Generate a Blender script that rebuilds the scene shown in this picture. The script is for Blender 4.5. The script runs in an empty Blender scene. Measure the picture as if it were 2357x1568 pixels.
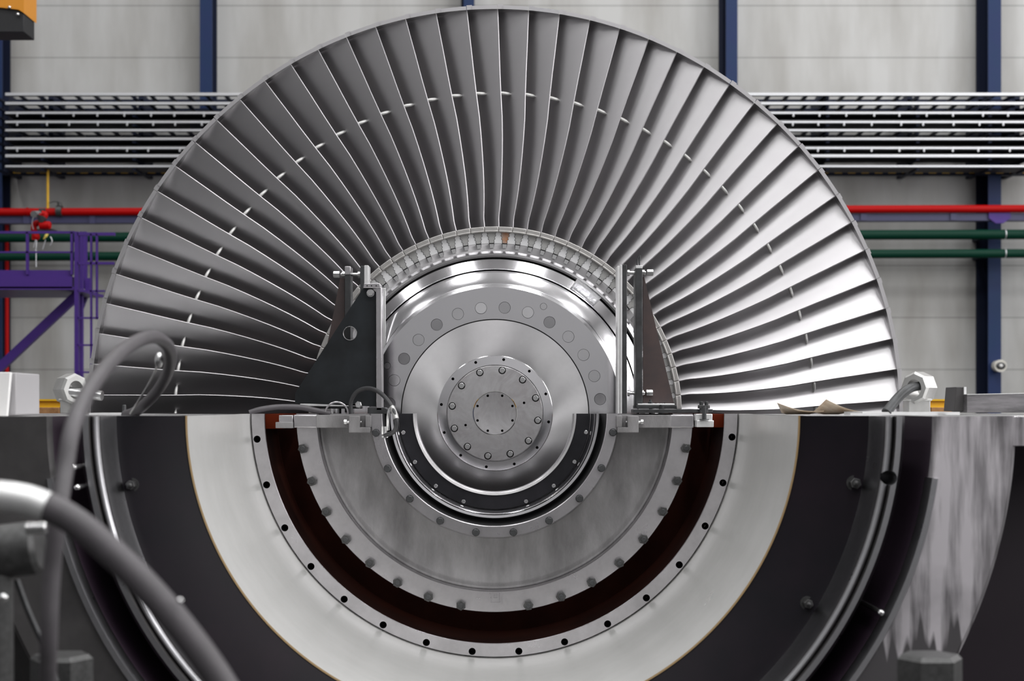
import bpy, bmesh, math, random
from mathutils import Vector, Matrix
random.seed(7)
sc = bpy.context.scene
COL = sc.collection
PI = math.pi
F = 3745.0            # focal length in pixels of the 2357 px wide frame
CX, HY = 1154.0, 935.0
CAMZ = 0.03
XA = -0.0267          # turbine axis: x = XA, z = 0, running along Y
WALLY = 15.0

def P(px, py, Y):     # where a point seen at (px,py) stands when it is Y metres away
    return Vector(((px - CX) * Y / F, Y, CAMZ + (HY - py) * Y / F))
def S(n, Y):          # pixel length -> metres at distance Y
    return n * Y / F

# ------------------------------------------------------------------ materials
MAT = {}
def mat(name, base, metal=0.0, rough=0.5, aniso=0.0, spot=None, spot_scale=4.0, spot_amt=0.0,
        rough_amt=0.0, bump=0.0, bump_scale=30.0, stretch=(1, 1, 1), spec=0.5, trans=0.0, distort=0.0):
    m = bpy.data.materials.new(name); m.use_nodes = True
    nt = m.node_tree; nt.nodes.clear()
    out = nt.nodes.new('ShaderNodeOutputMaterial'); b = nt.nodes.new('ShaderNodeBsdfPrincipled')
    nt.links.new(b.outputs[0], out.inputs[0])
    b.inputs['Base Color'].default_value = (*base, 1); b.inputs['Metallic'].default_value = metal
    b.inputs['Roughness'].default_value = rough; b.inputs['Specular IOR Level'].default_value = spec
    if trans: b.inputs['Transmission Weight'].default_value = trans
    if aniso:
        b.inputs['Anisotropic'].default_value = aniso
        t = nt.nodes.new('ShaderNodeTangent'); t.direction_type = 'UV_MAP'; t.uv_map = 'UVMap'
        nt.links.new(t.outputs[0], b.inputs['Tangent'])
    if spot_amt or rough_amt or bump:
        tc = nt.nodes.new('ShaderNodeTexCoord'); mp = nt.nodes.new('ShaderNodeMapping')
        mp.inputs['Scale'].default_value = stretch
        nt.links.new(tc.outputs['Object'], mp.inputs[0])
        n = nt.nodes.new('ShaderNodeTexNoise'); n.inputs['Scale'].default_value = spot_scale
        n.inputs['Distortion'].default_value = distort; n.inputs['Detail'].default_value = 6; n.inputs['Roughness'].default_value = 0.62
        nt.links.new(mp.outputs[0], n.inputs['Vector'])
        r = nt.nodes.new('ShaderNodeValToRGB')
        r.color_ramp.elements[0].position = 0.36; r.color_ramp.elements[1].position = 0.66
        nt.links.new(n.outputs[0], r.inputs[0])
        if spot_amt:
            mx = nt.nodes.new('ShaderNodeMix'); mx.data_type = 'RGBA'
            mx.inputs[6].default_value = (*base, 1); mx.inputs[7].default_value = (*(spot or (0, 0, 0)), 1)
            mm = nt.nodes.new('ShaderNodeMath'); mm.operation = 'MULTIPLY'; mm.inputs[1].default_value = spot_amt
            nt.links.new(r.outputs[0], mm.inputs[0]); nt.links.new(mm.outputs[0], mx.inputs[0])
            nt.links.new(mx.outputs[2], b.inputs['Base Color'])
        if rough_amt:
            mr = nt.nodes.new('ShaderNodeMapRange')
            mr.inputs[3].default_value = max(0.02, rough - rough_amt); mr.inputs[4].default_value = min(1, rough + rough_amt)
            nt.links.new(n.outputs[0], mr.inputs[0]); nt.links.new(mr.outputs[0], b.inputs['Roughness'])
        if bump:
            n2 = nt.nodes.new('ShaderNodeTexNoise'); n2.inputs['Scale'].default_value = bump_scale
            n2.inputs['Detail'].default_value = 3
            nt.links.new(mp.outputs[0], n2.inputs['Vector'])
            bp = nt.nodes.new('ShaderNodeBump'); bp.inputs['Strength'].default_value = bump; bp.inputs['Distance'].default_value = 0.01
            nt.links.new(n2.outputs[0], bp.inputs['Height']); nt.links.new(bp.outputs[0], b.inputs['Normal'])
    MAT[name] = m
    return m

M_BLADE = mat('blade_steel', (0.50, 0.49, 0.50), 1.0, 0.40, spot=(0.45, 0.43, 0.45), spot_amt=0.5, spot_scale=3, rough_amt=0.05)
M_TURN = mat('turned_steel', (0.70, 0.69, 0.70), 1.0, 0.36, aniso=0.9, spot=(0.5, 0.49, 0.5), spot_amt=0.5, spot_scale=5, rough_amt=0.08)
M_POL = mat('polished_steel', (0.78, 0.77, 0.79), 1.0, 0.13, aniso=0.5, rough_amt=0.05)
M_MIRROR = mat('ground_steel', (0.80, 0.79, 0.81), 1.0, 0.20, rough_amt=0.06, spot=(0.6, 0.6, 0.6), spot_amt=0.5)
M_ROOT = mat('root_steel', (0.50, 0.50, 0.49), 0.8, 0.42, spot=(0.34, 0.33, 0.32), spot_amt=0.6, spot_scale=14)
M_POST = mat('disc_post_reflection', (0.86, 0.86, 0.87), 0.35, 0.3, rough_amt=0.08, spot=(0.7, 0.7, 0.7), spot_amt=0.4, spot_scale=12)  # whitened, low-metal base stands in for light reflected by the posts
M_PLAT = mat('platform_steel', (0.44, 0.43, 0.42), 0.8, 0.42, spot=(0.28, 0.26, 0.24), spot_amt=0.6, spot_scale=14)
M_RUST = mat('rusty_root', (0.42, 0.40, 0.38), 0.6, 0.5, spot=(0.45, 0.16, 0.03), spot_amt=0.95, spot_scale=18)
M_GAP = mat('gap_dark', (0.012, 0.012, 0.013), 0.0, 0.8)
M_SWIRL = mat('scoured_steel', (0.78, 0.77, 0.78), 1.0, 0.33, spot=(0.46, 0.44, 0.45), spot_amt=0.9, spot_scale=7, rough_amt=0.16, bump=0.12, bump_scale=10, distort=2.2)
M_CONE = mat('grey_cast_plate', (0.265, 0.258, 0.262), 0.25, 0.55, spot=(0.09, 0.087, 0.088), spot_amt=0.75, spot_scale=4.5, stretch=(1.6, 1, 0.55), bump=0.12, bump_scale=160)
M_FLANGE = mat('machined_flange', (0.60, 0.58, 0.60), 0.95, 0.30, aniso=0.4, spot=(0.40, 0.39, 0.40), spot_amt=0.7, spot_scale=8, rough_amt=0.10)
M_NUT = mat('dark_nut', (0.05, 0.05, 0.05), 0.5, 0.42, spot=(0.12, 0.12, 0.12), spot_amt=0.5, spot_scale=60)
M_BOLT = mat('bright_bolt', (0.68, 0.68, 0.68), 1.0, 0.25)
M_BLACK = mat('black_paint', (0.008, 0.008, 0.010), 0.0, 0.4, spec=0.3, spot=(0.02, 0.019, 0.024), spot_amt=0.8, spot_scale=5, rough_amt=0.08)
M_GUSSET = mat('black_gusset', (0.008, 0.009, 0.010), 0.0, 0.45, spec=.25, spot=(0.022, 0.027, 0.032), spot_amt=0.5, spot_scale=6, rough_amt=0.1)
M_BROWN = mat('brown_primer', (0.055, 0.042, 0.042), 0.3, 0.5, spot=(0.085, 0.055, 0.05), spot_amt=0.7, spot_scale=10)
M_BAR = mat('mill_bar', (0.075, 0.077, 0.08), 0.7, 0.45, spot=(0.03, 0.03, 0.03), spot_amt=0.6, spot_scale=16)
M_RED = mat('shaded_red_oxide', (0.022, 0.0035, 0.001), 0.0, 0.7, spec=.1, spot=(0.010, 0.002, 0.001), spot_amt=0.6, spot_scale=6)  # oxide darkened: the cavity's shade is put into this colour
M_BORE = mat('bore_steel', (0.90, 0.90, 0.88), 0.55, 0.24, rough_amt=0.08, spot=(0.74, 0.74, 0.72), spot_amt=0.6, spot_scale=3.2, bump=0.35, bump_scale=2.5)
M_OCHRE = mat('ochre_sealant', (0.30, 0.20, 0.09), 0.0, 0.6)
M_FRONT = mat('front_plate_paint', (0.006, 0.0055, 0.008), 0.0, 0.42, spec=0.18, spot=(0.013, 0.008, 0.0125), spot_amt=0.8, spot_scale=2.2, rough_amt=0.08)
M_RIM = mat('rim_steel', (0.50, 0.50, 0.52), 1.0, 0.30, aniso=0.4, spot=(0.28, 0.28, 0.29), spot_amt=0.6, spot_scale=7, rough_amt=0.1)
M_PURPLEDK = mat('dark_purple_channel', (0.018, 0.010, 0.018), 0.0, 0.5)
M_BODYDK = mat('dark_casting', (0.045, 0.043, 0.044), 0.4, 0.5, spot=(0.10, 0.095, 0.095), spot_amt=0.6, spot_scale=4, rough_amt=0.1)
M_JOINT = mat('joint_face', (0.72, 0.72, 0.72), 1.0, 0.28, spot=(0.5, 0.5, 0.5), spot_amt=0.5, rough_amt=0.1)
M_HOSE = mat('hose_rubber', (0.06, 0.055, 0.06), 0.0, 0.5, spot=(0.09, 0.08, 0.09), spot_amt=0.4, spot_scale=20)
M_HOSEDK = mat('hose_black', (0.03, 0.03, 0.032), 0.0, 0.45)
M_GALV = mat('galvanised', (0.62, 0.63, 0.65), 0.6, 0.38)
M_CABLE = mat('cable_black', (0.012, 0.012, 0.014), 0.0, 0.6)
M_NAVY = mat('navy_paint', (0.007, 0.011, 0.03), 0.0, 0.55, spec=.2)
M_BLUE = mat('blue_paint', (0.008, 0.032, 0.085), 0.0, 0.5, spec=.25, spot=(0.016, 0.020, 0.100), spot_amt=0.7, spot_scale=0.8)
M_SLATE = mat('slate_blue_paint', (0.045, 0.045, 0.11), 0.0, 0.5)
M_PURPLE = mat('purple_paint', (0.060, 0.022, 0.19), 0.0, 0.45, spec=.3, spot=(0.045, 0.02, 0.16), spot_amt=0.7, spot_scale=3)
M_REDP = mat('red_paint', (0.36, 0.001, 0.001), 0.0, 0.5, spec=.15)
M_GREEN = mat('green_paint', (0.0005, 0.030, 0.017), 0.0, 0.5, spec=.15)
M_YEL = mat('yellow_paint', (0.75, 0.43, 0.01), 0.0, 0.45)
M_ORANGE = mat('orange_paint', (0.62, 0.24, 0.01), 0.0, 0.45)
M_WOOD = mat('rusty_timber', (0.42, 0.22, 0.09), 0.0, 0.7, spot=(0.18, 0.07, 0.02), spot_amt=0.8, spot_scale=18)
M_WHITE = mat('white_paint', (0.80, 0.79, 0.78), 0.0, 0.5)
M_GREYP = mat('grey_paint', (0.36, 0.35, 0.36), 0.0, 0.5)
M_LUG = mat('bright_lug', (0.78, 0.78, 0.78), 0.7, 0.4, spot=(0.6, 0.6, 0.6), spot_amt=0.4, spot_scale=40)
M_PAPER = mat('stained_card', (0.62, 0.54, 0.44), 0.0, 0.8, spot=(0.30, 0.17, 0.07), spot_amt=0.7, spot_scale=16)
M_PLASTIC = mat('clear_plastic', (0.92, 0.92, 0.94), 0.0, 0.12, trans=0.75, bump=0.5, bump_scale=22)
M_SCRAPE = mat('scraped_steel', (0.22, 0.21, 0.22), 0.6, 0.45, spot=(0.07, 0.068, 0.07), spot_amt=0.9, spot_scale=5.0, stretch=(1, 1, 6), rough_amt=0.16)
M_LAMP = mat('chrome', (0.85, 0.85, 0.85), 1.0, 0.12)
M_CREAM = mat('cream_plastic', (0.62, 0.60, 0.54), 0.0, 0.5)
M_FLOOR = mat('hall_floor', (0.035, 0.035, 0.035), 0.0, 0.5, spot=(0.025, 0.025, 0.025), spot_amt=0.6, spot_scale=1.0)
M_HALL = mat('hall_wall_paint', (0.45, 0.45, 0.45), 0.0, 0.7)
M_HALLDK = mat('hall_wall_grey', (0.34, 0.34, 0.345), 0.0, 0.7)
def added_band_mat():  # dark lower wall band, added so the left blades reflect something dark
    m = bpy.data.materials.new('hall_wall_added_band'); m.use_nodes = True; nt = m.node_tree; b = nt.nodes['Principled BSDF']
    b.inputs['Roughness'].default_value = .7; N = nt.nodes.new; L = nt.links.new
    g = N('ShaderNodeNewGeometry'); sx = N('ShaderNodeSeparateXYZ'); L(g.outputs['Position'], sx.inputs[0])
    r = N('ShaderNodeMapRange'); r.inputs[1].default_value = -.5; r.inputs[2].default_value = -.48; L(sx.outputs['Z'], r.inputs[0])
    mx = N('ShaderNodeMix'); mx.data_type = 'RGBA'; mx.inputs[6].default_value = (.04, .04, .045, 1); mx.inputs[7].default_value = (.36, .36, .365, 1)
    L(r.outputs[0], mx.inputs[0]); L(mx.outputs[2], b.inputs['Base Color'])
    return m
M_ADDBAND = added_band_mat()
M_CEIL = mat('ceiling_paint', (0.45, 0.45, 0.45), 0.0, 0.7)

def scraped_mat():
    m = bpy.data.materials.new('scraped_rib'); m.use_nodes = True
    nt = m.node_tree; b = nt.nodes['Principled BSDF']; N = nt.nodes.new; L = nt.links.new
    b.inputs['Metallic'].default_value = .7; b.inputs['Roughness'].default_value = .45
    tc = N('ShaderNodeTexCoord'); sx = N('ShaderNodeSeparateXYZ'); L(tc.outputs['Object'], sx.inputs[0])
    def noise(scale, st, det=4):
        mp = N('ShaderNodeMapping'); mp.inputs['Scale'].default_value = st; L(tc.outputs['Object'], mp.inputs[0])
        n = N('ShaderNodeTexNoise'); n.inputs['Scale'].default_value = scale; n.inputs['Detail'].default_value = det; L(mp.outputs[0], n.inputs['Vector']); return n
    def ramp(src, p0, p1):
        r = N('ShaderNodeMapRange'); r.inputs[1].default_value = p0; r.inputs[2].default_value = p1; L(src, r.inputs[0]); return r
    st = ramp(noise(16, (1.6, 1, .16)).outputs[0], .40, .60)     # strokes
    bl = ramp(noise(4, (1, 1, 1)).outputs[0], .38, .58)          # blotches
    jag = noise(22, (1.5, 1, .05), 1)
    ml = N('ShaderNodeMath'); ml.operation = 'MULTIPLY_ADD'; ml.inputs[1].default_value = .35; L(jag.outputs[0], ml.inputs[0]); L(sx.outputs['Z'], ml.inputs[2])
    lo = ramp(ml.outputs[0], 2.10, 2.13)                         # strokes stop near the foot
    a0 = N('ShaderNodeMath'); a0.operation = 'MULTIPLY'; a0.inputs[1].default_value = .30; L(bl.outputs[0], a0.inputs[0])
    a = N('ShaderNodeMath'); a.operation = 'MULTIPLY_ADD'; a.inputs[1].default_value = .62; L(st.outputs[0], a.inputs[0]); L(a0.outputs[0], a.inputs[2])
    c = N('ShaderNodeMath'); c.operation = 'MULTIPLY'; L(a.outputs[0], c.inputs[0]); L(lo.outputs[0], c.inputs[1])
    mx = N('ShaderNodeMix'); mx.data_type = 'RGBA'; mx.inputs[6].default_value = (.10, .095, .10, 1); mx.inputs[7].default_value = (.66, .63, .66, 1)
    L(c.outputs[0], mx.inputs[0]); L(mx.outputs[2], b.inputs['Base Color'])
    return m
M_RIB = scraped_mat()

def wall_panel_mat():
    m = bpy.data.materials.new('insulated_wall_panel'); m.use_nodes = True
    nt = m.node_tree; b = nt.nodes['Principled BSDF']
    b.inputs['Roughness'].default_value = 0.55
    N = nt.nodes.new; L = nt.links.new
    g = N('ShaderNodeNewGeometry'); sx = N('ShaderNodeSeparateXYZ'); L(g.outputs['Position'], sx.inputs[0])
    step = 119.7 * WALLY / F; z0 = CAMZ + (HY - 851) * WALLY / F
    sub = N('ShaderNodeMath'); sub.operation = 'SUBTRACT'; sub.inputs[1].default_value = z0 - 20 * step; L(sx.outputs['Z'], sub.inputs[0])
    dv = N('ShaderNodeMath'); dv.operation = 'DIVIDE'; dv.inputs[1].default_value = step; L(sub.outputs[0], dv.inputs[0])
    fr = N('ShaderNodeMath'); fr.operation = 'FRACT'; L(dv.outputs[0], fr.inputs[0])
    r = N('ShaderNodeValToRGB'); L(fr.outputs[0], r.inputs[0])
    cr = r.color_ramp; cr.interpolation = 'LINEAR'
    cr.elements[0].position = 0.0; cr.elements[0].color = (0.30, 0.30, 0.30, 1)
    cr.elements[1].position = 0.018; cr.elements[1].color = (1, 1, 1, 1)
    e = cr.elements.new(0.985); e.color = (1, 1, 1, 1)
    e = cr.elements.new(1.0); e.color = (0.30, 0.30, 0.30, 1)
    mp = N('ShaderNodeMapping'); mp.inputs['Scale'].default_value = (1.6, 1, 0.35); L(g.outputs['Position'], mp.inputs[0])
    n = N('ShaderNodeTexNoise'); n.inputs['Scale'].default_value = 1.6; n.inputs['Detail'].default_value = 7; L(mp.outputs[0], n.inputs['Vector'])
    r2 = N('ShaderNodeValToRGB'); L(n.outputs[0], r2.inputs[0])
    r2.color_ramp.elements[0].position = 0.3; r2.color_ramp.elements[0].color = (0.33, 0.32, 0.30, 1)
    r2.color_ramp.elements[1].position = 0.6; r2.color_ramp.elements[1].color = (0.50, 0.50, 0.49, 1)
    mx = N('ShaderNodeMix'); mx.data_type = 'RGBA'; mx.blend_type = 'MULTIPLY'; mx.inputs[0].default_value = 0.75
    L(r2.outputs[0], mx.inputs[6]); L(r.outputs[0], mx.inputs[7]); L(mx.outputs[2], b.inputs['Base Color'])
    return m
M_WALL = wall_panel_mat()

# ------------------------------------------------------------------ mesh helpers
WLOC = {}
class MB:
    def __init__(s): s.v = []; s.f = []; s.m = []; s.uv = []
    def add(s, vs, fs, mi=0, uvs=None):
        o = len(s.v); s.v += [Vector(v) for v in vs]
        for i, f in enumerate(fs):
            s.f.append([o + k for k in f]); s.m.append(mi if isinstance(mi, int) else mi[i])
            s.uv.append(uvs[i] if uvs else [(vs[k][0] * 1.0, vs[k][2] * 1.0) for k in f])
        return s
    def box(s, x0, x1, y0, y1, z0, z1, mi=0):
        vs = [(x, y, z) for x in (x0, x1) for y in (y0, y1) for z in (z0, z1)]
        return s.add(vs, [(0, 1, 3, 2), (4, 6, 7, 5), (0, 4, 5, 1), (2, 3, 7, 6), (0, 2, 6, 4), (1, 5, 7, 3)], mi)
    def pbox(s, x0, y0, x1, y1, Y, d, mi=0):
        a = P(x0, y1, Y); b = P(x1, y0, Y)
        return s.box(a.x, b.x, Y, Y + d, a.z, b.z, mi)
    def prism(s, pts, y0, y1, mi=0):      # pts (x,z)
        n = len(pts); vs = [(x, y0, z) for x, z in pts] + [(x, y1, z) for x, z in pts]
        fs = [tuple(range(n)), tuple(range(2 * n - 1, n - 1, -1))] + [(i, (i + 1) % n, n + (i + 1) % n, n + i) for i in range(n)]
        return s.add(vs, fs, mi)
    def pprism(s, pp, Y, d, mi=0):
        return s.prism([(P(x, y, Y).x, P(x, y, Y).z) for x, y in pp], Y, Y + d, mi)
    def cyl(s, c, ax, r, h, n=20, r2=None, mi=0, rot=0.0, cham=0.0):
        # from c along unit axis ax for length h; optional chamfer on the far end
        ax = Vector(ax).normalized(); c = Vector(c)
        t = ax.orthogonal().normalized(); b = ax.cross(t)
        r2 = r if r2 is None else r2
        rings = [(0, r), (h, r2)] if not cham else [(0, r), (h - cham, r2), (h, r2 - cham)]
        vs = []
        for d, rr in rings:
            for i in range(n):
                a = rot + 2 * PI * i / n
                vs.append(c + ax * d + (t * math.cos(a) + b * math.sin(a)) * rr)
        fs = []
        for k in range(len(rings) - 1):
            fs += [(k * n + i, k * n + (i + 1) % n, (k + 1) * n + (i + 1) % n, (k + 1) * n + i) for i in range(n)]
        fs += [tuple(range(n - 1, -1, -1)), tuple(range((len(rings) - 1) * n, len(rings) * n))]
        return s.add(vs, fs, mi)
    def hexa(s, c, ax, r, h, mi=0, rot=0.0):
        return s.cyl(c, ax, r, h, 6, mi=mi, rot=rot, cham=min(h, r) * 0.12)
    def ball(s, c, rx, ry=None, rz=None, n=14, mi=0):
        ry = ry or rx; rz = rz or rx; vs = []; fs = []
        for j in range(n // 2 + 1):
            th = PI * j / (n // 2)
            for i in range(n):
                a = 2 * PI * i / n
                vs.append((c[0] + rx * math.sin(th) * math.cos(a), c[1] + ry * math.sin(th) * math.sin(a), c[2] + rz * math.cos(th)))
        for j in range(n // 2):
            for i in range(n):
                fs.append((j * n + i, j * n + (i + 1) % n, (j + 1) * n + (i + 1) % n, (j + 1) * n + i))
        return s.add(vs, fs, mi)
    def tube(s, pts, r, n=14, res=8, closed=False, mi=0, radii=None):
        pts = [Vector(p) for p in pts]; out = []; rr = []
        N = len(pts); segs = N if closed else N - 1
        R = radii or [r] * N
        for i in range(segs):
            if closed: p0, p1, p2, p3 = (pts[(i + k - 1) % N] for k in range(4))
            else: p0, p1, p2, p3 = pts[max(i - 1, 0)], pts[i], pts[i + 1], pts[min(i + 2, N - 1)]
            for k in range(res):
                t = k / res
                out.append(0.5 * ((2 * p1) + (-p0 + p2) * t + (2 * p0 - 5 * p1 + 4 * p2 - p3) * t * t + (-p0 + 3 * p1 - 3 * p2 + p3) * t ** 3))
                rr.append(R[i] * (1 - t) + R[(i + 1) % N] * t)
        if not closed: out.append(pts[-1]); rr.append(R[-1])
        K = len(out); vs = []; up = None
        for i, p in enumerate(out):
            tg = (out[(i + 1) % K] - out[i - 1]) if closed else (out[min(i + 1, K - 1)] - out[max(i - 1, 0)])
            tg.normalize()
            if up is None: up = tg.orthogonal().normalized()
            up = (up - tg * up.dot(tg)).normalized(); b = tg.cross(up)
            for k in range(n):
                a = 2 * PI * k / n
                vs.append(p + (up * math.cos(a) + b * math.sin(a)) * rr[i])
        fs = []
        for i in range(K if closed else K - 1):
            j = (i + 1) % K
            fs += [(i * n + k, i * n + (k + 1) % n, j * n + (k + 1) % n, j * n + k) for k in range(n)]
        if not closed: fs += [tuple(range(n - 1, -1, -1)), tuple(range((K - 1) * n, K * n))]
        return s.add(vs, fs, mi)
    def lathe(s, prof, a0=0.0, a1=360.0, n=256, mats=0, closed=False):
        # prof: (R, Y) about the turbine axis; closed: prof is a closed loop, ends capped when the sweep is partial
        full = abs(a1 - a0 - 360) < 1e-6
        K = len(prof); na = n if full else n + 1
        vs = []
        for i in range(na):
            a = math.radians(a0 + (a1 - a0) * i / n); ca, sa = math.cos(a), math.sin(a)
            for R, Y in prof: vs.append((XA + R * ca, Y, R * sa))
        fs = []; uvs = []; mi = []
        segs = K if closed else K - 1
        ln = [0]
        for k in range(K): 
            q = prof[(k + 1) % K]; ln.append(ln[-1] + math.hypot(q[0] - prof[k][0], q[1] - prof[k][1]))
        for i in range(n):
            j = (i + 1) % na if full else i + 1
            u0, u1 = 6.0 * i / n, 6.0 * (i + 1) / n
            for k in range(segs):
                k2 = (k + 1) % K
                fs.append((i * K + k, j * K + k, j * K + k2, i * K + k2))
                uvs.append([(u0, ln[k]), (u1, ln[k]), (u1, ln[k + 1]), (u0, ln[k + 1])])
                mi.append(mats if isinstance(mats, int) else mats[k])
        if closed and not full:
            for i in (0, n):
                fs.append(tuple(i * K + k for k in range(K))); uvs.append([(vs[i * K + k][0], vs[i * K + k][1]) for k in range(K)])
                mi.append(mats if isinstance(mats, int) else mats[-1])
        return s.add(vs, fs, mi, uvs)
    def build(s, name, mats, parent=None, smooth=35, bevel=0.0, origin=None, merge=True):
        if not isinstance(mats, (list, tuple)): mats = [mats]
        if parent is not None: o0 = WLOC[parent.name]
        elif origin is not None: o0 = Vector(origin)
        else:
            lo = [min(v[k] for v in s.v) for k in range(3)]; hi = [max(v[k] for v in s.v) for k in range(3)]
            o0 = Vector(((lo[0] + hi[0]) / 2, (lo[1] + hi[1]) / 2, lo[2]))
        me = bpy.data.meshes.new(name)
        me.from_pydata([tuple(v - o0) for v in s.v], [], s.f)
        uvl = me.uv_layers.new(name='UVMap')
        li = 0
        for fi, f in enumerate(s.f):
            for k in range(len(f)): uvl.data[li].uv = s.uv[fi][k]; li += 1
        for m in mats: me.materials.append(m)
        for i, p in enumerate(me.polygons): p.material_index = s.m[i]
        bm = bmesh.new(); bm.from_mesh(me)
        if merge: bmesh.ops.remove_doubles(bm, verts=bm.verts, dist=1e-6)
        bmesh.ops.recalc_face_normals(bm, faces=bm.faces); bm.to_mesh(me); bm.free()
        if smooth:
            me.shade_smooth(); me.set_sharp_from_angle(angle=math.radians(smooth))
        ob = bpy.data.objects.new(name, me); COL.objects.link(ob)
        if parent is not None:
            ob.parent = parent; WLOC[ob.name] = Vector(o0)
        else:
            ob.location = o0; WLOC[ob.name] = Vector(o0)
        if bevel:
            md = ob.modifiers.new('edge', 'BEVEL'); md.width = bevel; md.segments = 2; md.limit_method = 'ANGLE'
        return ob

def tag(o, label, cat, group=None):
    o['label'] = label; o['category'] = cat
    if group: o['group'] = group
    return o
def struct(o): o['kind'] = 'structure'; return o
def thing(name, label, cat, loc, group=None):
    o = bpy.data.objects.new(name, None); COL.objects.link(o); o.location = loc
    o.empty_display_size = 0.05
    WLOC[o.name] = Vector(loc)
    return tag(o, label, cat, group)
def part(name, mb, m, parent, label=None, **k):
    o = mb.build(name, m, parent, **k)
    if label: o['label'] = label
    return o
def cut(ob, mbc, mat_):
    c = mbc.build('cutter', mat_, None, smooth=0, origin=(0, 0, 0))
    md = ob.modifiers.new('holes', 'BOOLEAN'); md.operation = 'DIFFERENCE'; md.object = c; md.solver = 'EXACT'
    bpy.context.view_layer.update()
    dg = bpy.context.evaluated_depsgraph_get()
    me = bpy.data.meshes.new_from_object(ob.evaluated_get(dg))
    ob.modifiers.remove(md); old = ob.data; ob.data = me; me.name = old.name
    bpy.data.objects.remove(c)
    me.shade_smooth(); me.set_sharp_from_angle(angle=math.radians(14))
def copy_to(src, parent, **props):
    c = src.copy(); COL.objects.link(c)
    if parent is not None: c.parent = parent
    return c
def pol(rpx, deg, Y, dY=0.0):
    a = math.radians(deg); R = S(rpx, Y)
    return Vector((XA + R * math.cos(a), Y + dY, R * math.sin(a)))
def Q(*pts): return [(S(r, y), y) for r, y in pts]

# ------------------------------------------------------------------ the hall
FZ = -2.6; CZ = 8.0; XW = 9.0; YR = -8.0
struct(MB().box(-XW, XW, YR, WALLY, FZ - 0.2, FZ).build('floor', M_FLOOR))
struct(MB().box(-XW, XW, YR, WALLY, CZ, CZ + 0.2).build('ceiling', M_CEIL))
struct(MB().box(-XW, XW, WALLY, WALLY + 0.2, FZ, CZ).build('wall_back', M_WALL))
struct(MB().box(-XW - 0.2, -XW, YR, WALLY, FZ, CZ).build('wall_left', M_ADDBAND))
struct(MB().box(XW, XW + 0.2, YR, WALLY, FZ, CZ).build('wall_right', M_HALL))
struct(MB().box(-XW, XW, YR - 0.2, YR, FZ, CZ).build('wall_front', M_ADDBAND))

# ------------------------------------------------------------------ rotor
ROT = thing('turbine_rotor', 'large bladed steam turbine wheel and polished hub standing upright between the lower casing halves', 'turbine rotor', (XA, 7.0, 0))
disc_prof = Q((150, 7.34), (424, 7.34), (424, 7.0), (391, 7.0), (391, 7.005), (373, 7.005), (371, 6.998), (368, 6.985), (363, 6.978), (359, 6.98),
              (357.5, 7.0), (355, 7.0), (354, 6.965), (346, 6.95), (333, 6.925), (331, 6.924), (330.5, 6.95), (328, 6.95), (327.5, 6.92),
              (324, 6.913), (300, 6.888), (297, 6.886), (262, 6.886), (262, 6.872), (296.5, 6.872), (296, 6.866), (290, 6.86), (217, 6.86), (217, 6.868), (215, 6.868),
              (214.5, 6.861), (180, 6.855), (150, 6.850), (134, 6.849), (100, 6.849))
HO = 0.285
dm = [0, 0, 3, 0, 0, 1, 1, 1, 1, 1, 2, 2, 1, 1, 1, 2, 2, 2, 1, 1, 1, 1, 0, 0, 1, 1, 1, 0, 2, 2, 0, 0, 0, 0]
disc_prof = disc_prof + [(S(100, 6.85), 7.0), (S(150, 7.34), 7.0)]
dm += [0, 0, 0]
mb = MB(); mb.lathe(disc_prof, n=288, mats=dm, closed=True)
disc = part('disc', mb, [M_TURN, M_POL, M_GAP, M_POST], ROT)
mb = MB(); mb.lathe(Q((300, 7.345), (470, 7.36), (540, 7.62), (540, 7.7), (300, 7.7)), n=120, closed=True)  # solid drum added behind the wheel to darken the blade roots
part('added_backing_drum', mb, M_BODYDK, ROT, label='added dark drum behind the blades')
# coupling ring, end plate, centre cap
mb = MB(); mb.lathe(Q((133, 6.86), (133, 6.831), (132, 6.829), (111.5, 6.825), (110.8, 6.835), (110.8, 6.86)), n=160, closed=True)
cring = part('coupling_ring', mb, [M_POL, M_GAP], ROT)
mbc = MB()
for k in range(12): mbc.cyl(pol(125, 80.8 + 30 * k, 6.83, -0.01), (0, 1, 0), S(3.4, 6.825), 0.024, 12)
cut(cring, mbc, M_GAP)
mb = MB(); mb.lathe(Q((110, 6.86), (110, 6.826), (109, 6.824), (51.2, 6.822), (51, 6.833), (51, 6.86)), n=128, closed=True)
eplate = part('end_plate', mb, [M_SWIRL, M_GAP], ROT)
mbc = MB()
for r, a in ((71, 19.7), (73, 202)): mbc.cyl(pol(r, a, 6.825, -0.01), (0, 1, 0), S(3, 6.825), 0.03, 12)
for k in range(12): mbc.cyl(pol(99.8, 80.5 + 30 * k, 6.825, -0.01), (0, 1, 0), S(8.6, 6.825), 0.022, 20)
cut(eplate, mbc, M_GAP)
mb = MB(); mb.lathe(Q((50, 6.86), (50, 6.826), (49, 6.823), (30, 6.825), (12, 6.826), (0.02, 6.826), (0.02, 6.86)), n=96, closed=True)
cap = part('centre_cap', mb, [M_SWIRL, M_GAP], ROT)
mbc = MB()
for k in range(8): mbc.cyl(pol(43.5, 67.5 + 45 * k, 6.825, -0.01), (0, 1, 0), S(3.0, 6.825), 0.03, 12)
cut(cap, mbc, M_GAP)
for k in range(12):
    c = pol(99.8, 80.5 + 30 * k, 6.825)
    mb = MB(); mb.cyl(c + Vector((0, 0.012, 0)), (0, -1, 0), S(7.0, 6.825), 0.014, 20, cham=0.002)
    mb.cyl(c + Vector((0, -0.001, 0)), (0, -1, 0), S(3.5, 6.825), 0.002, 6)
    part('cap_screw', mb, M_BOLT, ROT)
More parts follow.
